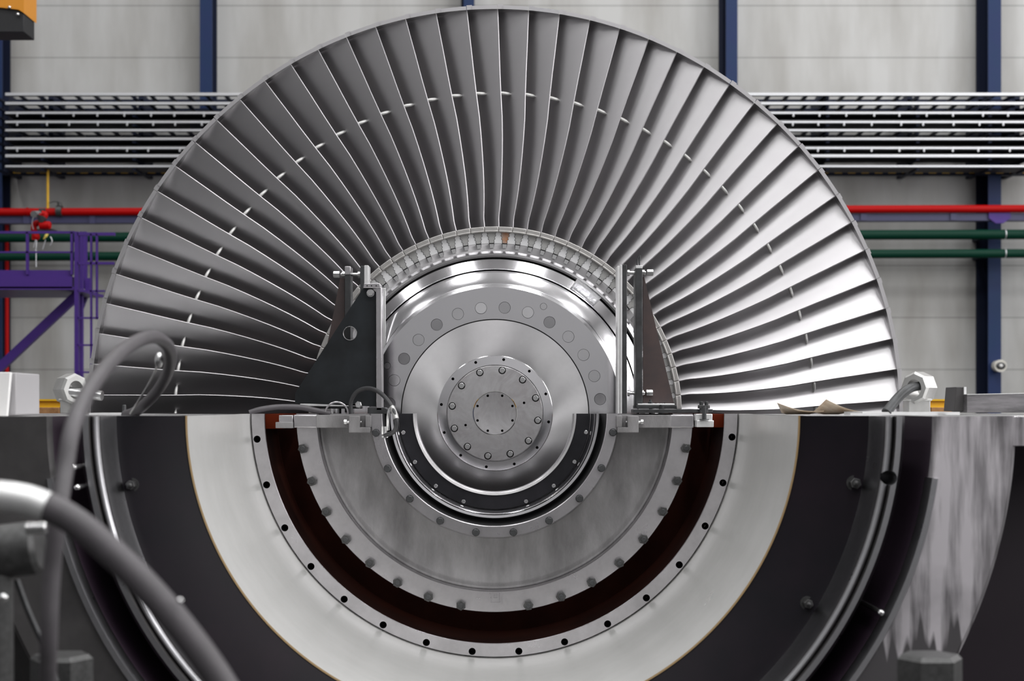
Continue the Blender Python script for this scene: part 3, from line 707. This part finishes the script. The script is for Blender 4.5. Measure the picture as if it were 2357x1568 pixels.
t = hose('foreground_hose', 'thick grey foreground hose sweeping across the bottom left corner', [P(-900, 1300, 2.9), P(-500, 1190, 2.75), P(-80, 1140, 2.7), P(0, 1143, 2.7), P(90, 1160, 2.7), P(170, 1200, 2.7), P(260, 1275, 2.7), P(350, 1365, 2.7), P(430, 1460, 2.7), P(495, 1550, 2.7), P(550, 1640, 2.7)], .0245, M_HOSE)
mb = MB(); mb.tube([P(-80, 1140, 2.7), P(0, 1143, 2.7), P(60, 1152, 2.7), P(108, 1168, 2.7)], .0262, 18, 8); part('metal_sleeve', mb, M_LUG, t, label='bright metal sleeve')
mb = MB(); c = P(414, 1383, 2.675); mb.ball(c, .005); part('hose_clip', mb, M_BOLT, t)
hose('arched_hose', 'short arched grey hose lying left of the black bracket foot', [P(574, 951, 6.32), P(600, 943, 6.33), P(640, 937.5, 6.35), P(690, 938, 6.37), P(725, 945, 6.39), P(760, 953, 6.40)], .0115, M_HOSE)
t = hose('looped_hose', 'thin black hose curving down over the left edge of the bearing housing', [P(808, 953, 6.38), P(808, 925, 6.38), P(822, 902, 6.37), P(848, 894, 6.34), P(876, 905, 6.28), P(900, 934, 6.20), P(912, 965, 6.17), P(908, 992, 6.18), P(886, 1003, 6.22)], .0085, M_HOSEDK)
mb = MB(); mb.tube([P(902, 937, 6.195), P(908.5, 952, 6.18), P(912, 965, 6.17)], .0105, 14, 5); part('braided_collar', mb, M_ROOT, t)
mb = MB(); mb.cyl(P(890, 1002, 6.22), P(880, 1006, 6.24) - P(890, 1002, 6.22), .009, .02, 14); part('end_fitting', mb, M_BOLT, t)
mb = MB(); mb.tube([P(775 + 26.5 * math.cos(a), 953 - 27 * math.sin(a), 6.39) for a in [PI * k / 14 for k in range(15)]], S(2.1, 6.39), 10, 3)
tag(mb.build('lifting_ring', M_FLANGE), 'thin steel ring standing at the joint under the black bracket', 'ring')
mb = MB(); mb.tube([P(893, 990, 6.22), P(893, 960, 6.2), P(897, 942, 6.2), P(906, 940, 6.2)], .006, 10, 6); mb.cyl(P(884, 1000, 6.25), (0, 0, 1), .012, .03, 12)
tag(mb.build('sensor_pipe', M_BOLT), 'small bright sensor pipe beside the thin black hose', 'pipe')

# ------------------------------------------------------------------ things on the joint
def hoist_ring(cx, cy, Y, label, s):
    t = thing('hoist_ring', label, 'hoist ring', P(cx, 950, Y), 'hoist rings on the casing joint')
    mb = MB(); c = P(cx, cy, Y); k = S(1, Y)
    # faceted eye with an offset hole, turned towards the middle
    n = 24; vs = []; th = .62 * -s; R = Matrix.Rotation(th, 3, 'Z')
    def oct(a):
        q = PI / 4; d = (a % q) - q / 2
        return 37 * math.cos(q / 2) / math.cos(d)
    for y, sc_ in ((-.05, .86), (-.04, 1.0), (.04, 1.0), (.05, .9)):
        for i in range(n):
            a = 2 * PI * i / n
            vs.append(c + R @ Vector((oct(a) * sc_ * k * math.cos(a) * .9, y, oct(a) * sc_ * k * math.sin(a) * 1.0)))
    for y in (-.05, .05):
        for i in range(n):
            a = 2 * PI * i / n; vs.append(c + R @ Vector((17 * k * math.cos(a), y, (21 * math.sin(a) - 1) * k)))
    fs = []
    for i in range(n):
        j = (i + 1) % n
        for r_ in range(3): fs.append((r_ * n + i, r_ * n + j, r_ * n + n + j, r_ * n + n + i))
        fs += [(i, 4 * n + i, 4 * n + j, j), (3 * n + i, 3 * n + j, 5 * n + j, 5 * n + i), (4 * n + i, 5 * n + i, 5 * n + j, 4 * n + j)]
    mb.add(vs, fs); part('eye', mb, M_ROOT, t, smooth=18)
    mb = MB(); mb.pbox(cx - 25, 922, cx + 26, 952, Y - .03, .08); mb.pbox(cx - 29, 918, cx + 30, 923, Y - .035, .09); part('base_block', mb, M_ROOT, t, bevel=.003)
    return t
t = hoist_ring(163, 897, 5.7, 'faceted steel hoist ring on the left end of the joint beside the loop hose', -1)
mb = MB(); mb.cyl(P(160, 902, 5.66), Vector((1, -.15, -.12)), .017, .12, 16); part('pin', mb, M_BOLT, t)
t = hoist_ring(2116, 893, 5.7, 'faceted steel hoist ring with a curved rod on the right end of the joint', 1)
mb = MB(); mb.tube([P(2122, 888, 5.68), P(2095, 894, 5.64), P(2068, 915, 5.60), P(2040, 950, 5.56)], .017, 14, 6, radii=[.015, .016, .017, .018]); part('curved_rod', mb, M_BAR, t)
mb = MB(); mb.pbox(-25, 858, 26, 954, 4.95, .09, 0)
t = thing('end_block', 'white painted block at the far left end of the joint', 'block', P(10, 958, 4.9))
mb = MB(); mb.pprism([(-40, 857), (24, 857), (15, 958), (-40, 958)], 4.90, .02); part('face', mb, M_WHITE, t, bevel=.002)
mb = MB(); mb.pprism([(-40, 858), (37, 858), (37, 955), (-40, 955)], 4.93, .25); part('body', mb, M_GREYP, t, bevel=.003)
mb = MB(); mb.pprism([(2201, 891), (2224, 891), (2225, 947), (2196, 947)], 5.9, .14)
o = mb.build('stop_block', [M_BODYDK], bevel=.002); tag(o, 'small tapered dark block standing on the right end of the joint', 'block')
mb = MB(); mb.pbox(2219, 891, 2224.5, 950, 5.89, .02)
tag(mb.build('edge_strip', M_LUG), 'narrow bright upright strip on the right side of the tapered dark block', 'strip')
mb = MB(); mb.pprism([(2226, 909), (2420, 905), (2420, 950), (2226, 950)], 5.85, .2); mb.pprism([(2226, 907.5), (2420, 903.5), (2420, 905.5), (2226, 909.5)], 5.85, .2, 1)
tag(mb.build('cover_plate', [M_SCRAPE, M_LUG], smooth=0), 'long scraped dark plate at the right end of the joint', 'plate')
def sheet(name, label, cor, Y, sag):
    mb = MB(); vs = []; n = 10
    for i in range(n + 1):
        for j in range(7):
            u, v = i / n, j / 6
            p = (P(*cor[0], Y) * (1 - u) + P(*cor[1], Y) * u) * (1 - v) + (P(*cor[3], Y) * (1 - u) + P(*cor[2], Y) * u) * v
            p.y += v * .12 - u * .05; p.z += sag * math.sin(PI * u) * .012 - .0 ; vs.append(p)
    fs = [(i * 7 + j, (i + 1) * 7 + j, (i + 1) * 7 + j + 1, i * 7 + j + 1) for i in range(n) for j in range(6)]
    mb.add(vs, fs); o = mb.build(name, M_PAPER); sd = o.modifiers.new('thick', 'SOLIDIFY'); sd.thickness = .0012
    return tag(o, label, 'card')
sheet('card_scrap', 'curled brown card scrap with a pointed left corner on the right joint', [(1789, 927), (1890, 946), (1880, 951), (1812, 950)], 5.9, -1)
sheet('card_scrap', 'stained cream card scrap standing up in a peak on the right joint', [(1902, 919), (1975, 948), (1955, 951), (1886, 949)], 5.9, -.6)
mb = MB(); mb.box(P(205, 0, 5.5).x, P(279, 0, 5.5).x, 5.5, 5.7, 0, .007); tag(mb.build('shim_plate', M_LUG), 'thin white shim strip lying left on the joint near the loop hose', 'shim')
mb = MB(); mb.box(P(1978, 0, 5.6).x, P(2200, 0, 5.6).x, 5.55, 5.85, 0, .010); mb.box(P(1950, 0, 5.5).x, P(2000, 0, 5.5).x, 5.45, 5.55, 0, .006); tag(mb.build('shim_plate', M_LUG), 'long white shim strip lying under the right hoist ring', 'shim')
mb = MB(); mb.cyl(P(286, 954, 5.6), (0, 0, 1), S(4.6, 5.6), S(22, 5.6), 14, cham=.002); tag(mb.build('dowel_pin', M_BAR), 'small upright dowel pin on the joint inside the hose loop', 'pin')
# clutter in the dark lower left
mb = MB(); mb.cyl(P(62, 1217, 3.4), Vector((1, 0, .05)), S(15, 3.4), S(46, 3.4), 18, cham=.003)
tag(mb.build('pipe_plug', M_BOLT), 'short bright plug under the foreground hose sleeve', 'plug')
t = thing('valve_body', 'dark blurred valve body under the hose in the bottom left corner', 'valve', P(30, 1480, 3.5))
mb = MB(); mb.cyl(P(-40, 1275, 3.5), Vector((1, 0, .12)), S(62, 3.5), S(135, 3.5), 28, cham=.01); part('barrel', mb, M_NUT, t)
mb = MB(); mb.cyl(P(-10, 1250, 3.5), Vector((0, 0, -1)), S(40, 3.5), .55, 24); part('stem', mb, M_NUT, t)
mb = MB(); mb.ball(P(8, 1376, 3.4), S(11, 3.4)); mb.cyl(P(-20, 1380, 3.42), (1, 0, 0), S(9, 3.4), S(26, 3.4), 12); part('grease_nipple', mb, M_BOLT, t)
mb = MB(); mb.tube([P(38, 1335, 3.6), P(66, 1410, 3.6), P(108, 1505, 3.6), P(130, 1570, 3.6)], S(7, 3.6), 12, 6)
tag(mb.build('tie_rod', M_BAR), 'thin slanting rod in the bottom left corner behind the valve', 'rod')

# ------------------------------------------------------------------ background, along the back wall
YB = WALLY - 0.25
col0 = None
for i, (x0, x1, lab) in enumerate(((452, 489, 'blue steel column at upper left above the cable trays'), (1060, 1091, 'blue steel column whose top shows just above the turbine wheel'),
                                   (1662, 1697, 'blue steel column meeting the upper right rim of the wheel'), (2264, 2303, 'blue steel column at the right carrying the horn speaker'), (-34, 6, 'blue steel column cut by the left edge'))):
    w = x1 - x0; a = P(x0, 0, YB).x; c = P(x1, 0, YB).x; b_ = P(x0 + w * .24, 0, YB).x
    t = thing('steel_column', lab, 'column', ((a + c) / 2, YB, FZ), 'blue columns along the back wall')
    mb = MB(); mb.box(b_, c, YB - .02, YB, FZ, CZ - .01); part('front_flange', mb, M_BLUE, t)
    mb = MB(); mb.box((b_ + c) / 2 - .006, (b_ + c) / 2 + .006, YB, WALLY - .02, FZ, CZ - .01); mb.box(a, c, WALLY - .03, WALLY - .005, FZ, CZ - .01); part('rear_flange', mb, M_NAVY, t)  # darker than the front flange: web shading put into the colour
# cable trays
YT = YB - 0.45
tx0, tx1 = 12, 2420
rows = [(217, 3.4, 'r'), (238, 3.2, 'r'), (260, 2.6, 'c'), (281, 2.6, 'c'), (300, 2.6, 'r'), (320, 2.6, 'n'), (341, 2.6, 'c'), (359, 3.4, 'n'), (383, 2.4, 'n')]
ords = ['topmost galvanised cable tray on the back wall', 'galvanised cable tray second from the top of the stack', 'galvanised cable tray third from the top, heavy with cables', 'galvanised cable tray fourth from the top, with thin clips',
        'galvanised cable tray fifth from the top, empty with dark rungs', 'galvanised cable tray sixth from the top, just above the bright clipped one', 'galvanised cable tray seventh from the top with bright clips', 'thicker galvanised cable tray second from the bottom', 'thin galvanised rail lowest of the cable trays']
for (y, h, kind), lab in zip(rows, ords):
    z = P(0, y, YT).z; hz = S(h, YT); X0, X1 = P(tx0, 0, YT).x, P(tx1, 0, YT).x
    t = thing('cable_tray', lab, 'cable tray', (X0, YT, z), 'cable trays along the back wall')
    mb = MB(); mb.box(X0, X1, YT, YT + .012, z - hz, z + hz); mb.box(X0, X1, YT, YT + .05, z - hz, z - hz + .003); part('front_rail', mb, M_GALV, t)
    mb = MB(); mb.box(X0, X1, YT + .30, YT + .315, z - hz, z + hz); part('back_rail', mb, M_NAVY, t)  # rear rail darkened, tray shade put into its colour
    if kind in 'cn':
        mb = MB(); mb.box(X0, X1, YT + .013, YT + .30, z - hz - .004, z - hz); part('shade_sheet', mb, M_CABLE, t)  # black sheet stands in for the shade between the rails
    if kind in 'rc':
        r0 = None; k = 0; x = X0 + .1
        while x < X1:
            if r0 is None:
                mb = MB(); mb.box(x, x + .035 if kind == 'r' else x + .012, YT + .013, YT + .30, z - hz, z - hz + .012)
                if kind == 'c': mb.box(x, x + .012, YT - .005, YT + .002, z - hz - .022, z + hz)
                r0 = part('rung', mb, M_NAVY if kind == 'r' else M_GALV, t)
            else:
                r = copy_to(r0, t); r.location.x = x - X0 - .1 + random.uniform(-.03, .03) * (kind == 'c')
            x += .165 if kind == 'r' else .235
for y, lab in ((271, 'upper black cable bundle lying in the cable trays'), (291, 'middle black cable bundle lying in the cable trays'), (351, 'lower black cable bundle lying in the cable trays')):
    mb = MB()
    for k in range(7):
        pts = [P(tx0 + 20 + i * 240, y + random.uniform(-.3, .3) - 12.3, YT + .03 + k * .04) for i in range(11)]
        mb.tube(pts, S(2.8, YT), 8, 3)
    tag(mb.build('cable_bundle', M_CABLE), lab, 'cables')
for px, lab in ((22, 'navy tray support at the left end of the cable trays'), (124, 'navy tray support above the purple platform'), (330, 'navy tray support beside the left rim of the wheel'),
                (1886, 'navy tray support nearest the right rim of the wheel'), (2088, 'navy tray support midway along the right trays'), (2250, 'navy tray support left of the horn speaker column'), (2334, 'navy tray support at the right edge of the trays')):
    t = thing('tray_support', lab, 'tray support', (P(px, 0, YT).x, YT + .4, P(0, 400, YT).z), 'supports of the cable trays')
    mb = MB(); a = P(px - 6, 402, YT + .4); b_ = P(px + 6, 222, YT + .4); mb.box(a.x, b_.x, YT + .3, WALLY, a.z, b_.z); part('post', mb, M_NAVY, t)
    for y, h, k in rows:
        z = P(0, y, YT).z - S(h, YT); mb = MB(); mb.prism([(a.x + .01, z - .004), (b_.x - .01, z - .004), (b_.x - .01, z - .02), (a.x + .01, z - .02)], YT + .02, YT + .3); part('arm', mb, M_NAVY, t)
t = thing('slotted_channel', 'dark blue channel with yellow dashes running under the cable trays', 'channel', P(1200, 403, YT + .4))
mb = MB(); a = P(5, 403, YT + .42); b_ = P(2420, 390, YT + .42); mb.box(a.x, b_.x, YT + .42, YT + .5, a.z, b_.z); part('channel', mb, M_NAVY, t)
x = 30; d0 = None; X00 = None
while x < 2400:
    if x < 430 or x > 1880:
        if d0 is None:
            mb = MB(); a = P(x, 399, YT + .415); b_ = P(x + 17, 396, YT + .415); mb.box(a.x, b_.x, YT + .415, YT + .42, a.z, b_.z); d0 = part('yellow_dash', mb, M_YEL, t); X00 = x
        else:
            d = copy_to(d0, t); d.location.x = S(x - X00, YT + .415)
    x += 31
# pipes
YP = YB - 0.3
def pipe(name, lab, ya, yb, r, m, Y=YP, cat='pipe', x0=-30, x1=2450):
    t = thing(name, lab, cat, P(x0, ya, Y)); mb = MB(); k = (yb - ya) / (x1 - x0); a, b_ = P(-900, ya + k * (-900 - x0), Y), P(3000, yb + k * (3000 - x1), Y); mb.cyl(a, b_ - a, S(r, Y), (b_ - a).length, 20); part('pipe_run', mb, m, t); return t
t = pipe('red_pipe', 'long bright red pipe along the back wall', 488.5, 480.5, 9, M_REDP)
mb = MB()
for px in (62, 1876): 
    c = P(px, 488 - px * .0033, YP); mb.cyl(c, (1, 0, 0), S(10, YP), S(3, YP), 20)
part('coupling', mb, M_REDP, t)
for y, yb, lab, r in ((547, 539.5, 'upper dark green pipe along the back wall', 11.3), (591, 583.5, 'lower dark green pipe along the back wall', 10.3)):
    t = pipe('green_pipe', lab, y, yb, r, M_GREEN)
    mb = MB(); 
    for px in (470, 1680, 2284): c = P(px, yb, YP); mb = MB(); mb.box(c.x - .02, c.x + .02, YP, WALLY - .003, c.z - .012, c.z + .012); part('wall_bracket', mb, M_NAVY, t)
    mb = MB(); c = P(2312, yb, YP); mb.cyl(c, (1, 0, 0), S(r + .8, YP), S(2, YP), 20); part('joint_band', mb, M_GALV, t)
t = thing('support_beam', 'slate blue beam carrying the red pipe on the back wall', 'beam', P(1200, 505, YP + .05))
mb = MB(); a, b_ = P(-900, 516.5, YP + .02), P(3000, 505.5, YP + .02); h = S(17, YP)
mb.add([(a.x, YP + .02, a.z), (b_.x, YP + .02, b_.z), (b_.x, YP + .02, b_.z + h), (a.x, YP + .02, a.z + h), (a.x, YP + .14, a.z), (b_.x, YP + .14, b_.z), (b_.x, YP + .14, b_.z + h), (a.x, YP + .14, a.z + h)],
       [(0, 1, 2, 3), (7, 6, 5, 4), (0, 4, 5, 1), (1, 5, 6, 2), (2, 6, 7, 3), (3, 7, 4, 0)]); part('beam', mb, M_SLATE, t)
for px, yy in ((60, 0), (212, 0), (1988, -6.5), (2195, -7)):
    mb = MB(); mb.pbox(px - 7, 497 + yy, px + 7, 514 + yy, YP + .005, .02); part('bracket', mb, M_SLATE, t)
mb = MB(); mb.pprism([(2276, 488), (2326, 488), (2326, 502), (2310, 514), (2292, 514), (2276, 502)], YP + .0, .03); part('saddle', mb, M_PURPLE, t)
mb = MB(); mb.cyl(P(16, 500, YP + .2), (0, 0, -1), S(4.5, YP), 2.5, 14); tag(mb.build('red_riser', M_REDP), 'thin red riser pipe going down behind the purple platform', 'pipe')
mb = MB(); mb.cyl(P(110, 480, YP), (0, 0, 1), S(2.9, YP), S(95, YP), 12); tag(mb.build('yellow_rod', M_YEL), 'thin yellow rod standing up from the red pipe to the trays', 'rod')
t = thing('hand_valve', 'grey hand valve with lever on the left part of the red pipe', 'valve', P(137, 497, YP))
mb = MB(); c = P(137, 486, YP); mb.cyl(c + Vector((-.025, 0, 0)), (1, 0, 0), S(13, YP), .05, 16); mb.cyl(c, (0, 0, 1), S(5, YP), S(20, YP), 10); part('body', mb, M_NUT, t)
mb = MB(); mb.tube([P(140, 466, YP), P(125, 464, YP - .02), P(113, 467, YP - .04)], S(1.6, YP), 8, 4); part('lever', mb, M_NUT, t)

# purple platform with ladder
YL = 12.0
PLT = thing('access_platform', 'purple steel access platform with railing and ladder at the left', 'platform', P(90, 664, YL))
def pp(nm, x0, y0, x1, y1, Y=YL, d=.05, m=M_PURPLE): 
    mb = MB(); mb.pbox(x0, y0, x1, y1, Y, d); return part(nm, mb, m, PLT)
pp('deck_beam', -420, 637, 166, 664, d=.2); pp('toe_board', -420, 622, 166, 637, Y=YL + .02, d=.01)
pp('deck', -420, 660, 170, 667, Y=YL, d=.9)
pp('top_rail', -420, 532, 170, 537.5, d=.03); pp('mid_rail', -420, 578.5, 166, 582.5, d=.02)
for x in (-250, -92, 62, 164.5): pp('rail_post', x - 2.6, 534, x + 2.6, 632, d=.03)
pz = P(0, 950, YL).z
for x0, x1, Y, nm in ((171, 180, YL, 'corner_post'), (183.5, 189, YL + .5, 'rear_post'), (190.5, 198, YL + .9, 'rear_post')):
    a = P(x0, 533, Y); b_ = P(x1, 533, Y); mb = MB(); mb.box(a.x, b_.x, Y, Y + .05, FZ if nm == 'corner_post' or x0 == 183.5 else P(0, 665, Y).z, a.z); part(nm, mb, M_PURPLE, PLT)
mb = MB(); a = P(-30, 880, YL + .3); w = S(19, YL)
mb.pprism([(-330, 1140), (168, 672), (178, 690), (-310, 1148)], YL + .3, .06); part('brace', mb, M_PURPLE, PLT)
mb = MB(); mb.pprism([(178, 740), (206, 668), (206, 640), (196, 640), (196, 670), (178, 712)], YL + .85, .05); part('brace', mb, M_PURPLE, PLT)
pp('cage_top', 178, 535, 263, 542, d=.04); pp('cage_hoop', 178, 603, 262, 609, d=.03)
for y in (670, 732, 794.5, 857): pp('ladder_rung', 178, y - 2, 240, y + 2, d=.03)
for x in (209, 222): pp('ladder_rail', x - 1.9, 538, x + 1.9, 870 if x == 209 else 735, d=.03)
# red water monitor
t = thing('water_monitor', 'red fire water monitor with chrome nozzle above the purple railing', 'fire monitor', P(95, 535, YL + .5)); YM = YL + .3
mb = MB(); mb.tube([P(80, 552, YM), P(80, 536, YM), P(78, 522, YM), P(84, 514, YM), P(93, 512, YM), P(100, 502, YM), P(104, 494, YM), P(96, 490, YM)], S(7, YM), 12, 5); mb.ball(P(83, 545, YM), S(9, YM)); part('body', mb, M_REDP, t)
mb = MB(); mb.cyl(P(92, 519, YM - .05), (1, 0, 0), S(9.5, YM), S(25, YM), 18, cham=.01); part('drive_housing', mb, M_REDP, t)
mb = MB(); mb.cyl(P(95, 491, YM), P(80, 493, YM - .12) - P(95, 491, YM), S(6, YM), .14, 16, r2=S(8, YM)); part('nozzle', mb, M_LAMP, t)
mb = MB(); mb.cyl(P(99, 506, YM - .03), (0, -1, 0), S(8, YM), .05, 16); part('cap', mb, M_CABLE, t)
mb = MB(); mb.cyl(P(90, 484, YM), (1, 0, 0), S(4, YM), S(14, YM), 12); part('cap', mb, M_CABLE, t)
mb = MB(); mb.tube([P(100, 551, YM - .06), P(106, 543, YM - .06), P(110, 537, YM - .06)], S(3, YM), 8, 4, radii=[.003, .012, .008]); part('flag_handle', mb, mat('pale_yellow', (.75, .6, .12), 0, .5), t)
mb = MB()
for pts in ([(82, 552), (77, 570)], [(84, 553), (83, 572), (80, 576)], [(83, 575), (83, 615)], [(105, 552), (98, 574)], [(116, 545), (120, 555), (115, 565)], [(77, 500), (74, 515), (77, 528)]):
    mb.tube([P(x, y, YM - .03) for x, y in pts], S(1.1, YM), 6, 4)
part('drain_line', mb, M_GALV, t)
mb = MB(); mb.pbox(70, 527, 122, 531, YM, .12); part('mount_plate', mb, M_NUT, t)
# hoist in the upper left corner
t = thing('crane_hoist', 'orange crane girder end with black hoist in the top left corner', 'crane hoist', P(20, 75, 11))
mb = MB(); mb.pprism([(-60, -60), (55, -60), (55, 30), (43, 22), (-60, 10)], 11, .3); part('girder', mb, M_ORANGE, t)
mb = MB(); a = P(20, 0, 11); mb.box(a.x - .1, a.x + .05, 11.05, 11.25, P(0, -60, 11).z, CZ); part('hanger', mb, M_ORANGE, t)
mb = MB(); mb.pprism([(-60, 12), (26, 10), (34, 22), (55, 30), (55, 74), (-60, 74)], 11.02, .25); part('hoist_box', mb, M_CABLE, t, bevel=.005)
for q in ((22, 17), (41, 33)):
    mb = MB(); mb.ball(P(*q, 11), .012); part('bolt_head', mb, M_BOLT, t)
# horn speaker
t = thing('horn_speaker', 'small cream horn speaker on the right blue column', 'speaker', P(2293, 855, YB - .06))
mb = MB(); c = P(2294, 843, YB - .015); 
mb.cyl(c, (0, -1, 0), .05, .12, 24, r2=.055); ob = part('bell', mb, M_CREAM, t)
mb = MB(); mb.ball(c + Vector((0, -.122, 0)), .046, .006, .034); part('mouth', mb, M_NUT, t)
mb = MB(); mb.ball(c + Vector((0, -.13, 0)), .016, .016, .016); part('centre_cone', mb, M_WHITE, t)
# yellow beam on timbers
YY = 9.0
mb = MB(); a = P(30, 938, YY); b_ = P(2300, 919, YY); mb.box(a.x, b_.x, YY, YY + .3, a.z, b_.z); mb.box(a.x, b_.x, YY - .02, YY + .32, b_.z - .01, b_.z); mb.box(a.x, b_.x, YY - .02, YY, a.z, a.z + .008)
tag(mb.build('yellow_beam', M_YEL), 'low yellow steel beam passing behind the wheel just above the joint', 'beam')
for x0, x1, y0, lab in ((34, 58, 937, 'rusty timber under the yellow beam, leftmost of three'), (59, 92, 938, 'rusty timber under the yellow beam, middle one at the left'), (93, 140, 938, 'long rusty timber under the yellow beam next to the left hoist ring'), (2140, 2203, 938, 'rusty timber under the yellow beam next to the right hoist ring')):
    mb = MB(); a = P(x0, 975, YY); b_ = P(x1, y0, YY); mb.box(a.x, b_.x, YY - .03, YY + .3, a.z, b_.z)
    tag(mb.build('timber_block', M_WOOD, bevel=.003), lab, 'timber', 'timbers under the yellow beam')
# trestle carrying the timbers (hidden behind the casing)
t = thing('trestle', 'dark steel trestle under the timbers behind the casing', 'trestle', (0, YY, FZ))
mb = MB(); a = P(20, 1000, YY); b_ = P(2320, 975, YY); mb.box(a.x, b_.x, YY - .05, YY + .32, a.z, b_.z); part('top_beam', mb, M_BODYDK, t)
for x in (a.x + .1, b_.x - .1): mb = MB(); mb.box(x - .06, x + .06, YY, YY + .25, FZ, a.z); part('leg', mb, M_BODYDK, t)

# ------------------------------------------------------------------ light
def area(name, loc, rot, sx, sy, power, col=(1, 1, 1)):
    l = bpy.data.lights.new(name, 'AREA'); l.shape = 'RECTANGLE'; l.size = sx; l.size_y = sy; l.energy = power; l.color = col
    o = bpy.data.objects.new(name, l); COL.objects.link(o); o.location = loc; o.rotation_euler = rot; return o
for x in (-5.5, -1.8, 1.9, 5.6):
    for y in (-5, -1, 3, 7, 11):
        area('hall_lamp', (x, y, CZ - .15), (0, 0, 0), .8, 2.2, 250 if x > 0 else 150)
# daylight through the side wall glazing
for i in range(9):
    area('side_daylight', (XW - .1, -6.2 + 2.2 * i, 3.6), (0, D(90), 0), 4.2, 1.35, 210, (1, .985, .99))
w = bpy.data.worlds.new('World'); sc.world = w; w.use_nodes = True
w.node_tree.nodes['Background'].inputs[0].default_value = (.5, .5, .5, 1); w.node_tree.nodes['Background'].inputs[1].default_value = .3

# ------------------------------------------------------------------ camera
cam = bpy.data.cameras.new('camera'); co = bpy.data.objects.new('camera', cam); COL.objects.link(co)
co.location = (0, 0, CAMZ); co.rotation_euler = (D(90), 0, 0)
cam.sensor_width = 36; cam.lens = F / 2357 * 36
cam.shift_x = (1178.5 - CX) / 2357; cam.shift_y = (HY - 784) / 2357
cam.clip_start = .05; cam.clip_end = 100
cam.dof.use_dof = True; cam.dof.focus_distance = 6.7; cam.dof.aperture_fstop = 2.9
sc.camera = co
sc.view_settings.view_transform = 'Standard'; sc.view_settings.look = 'None'; sc.view_settings.gamma = 1; sc.view_settings.use_curve_mapping = False
sc.view_settings.exposure = -0.95
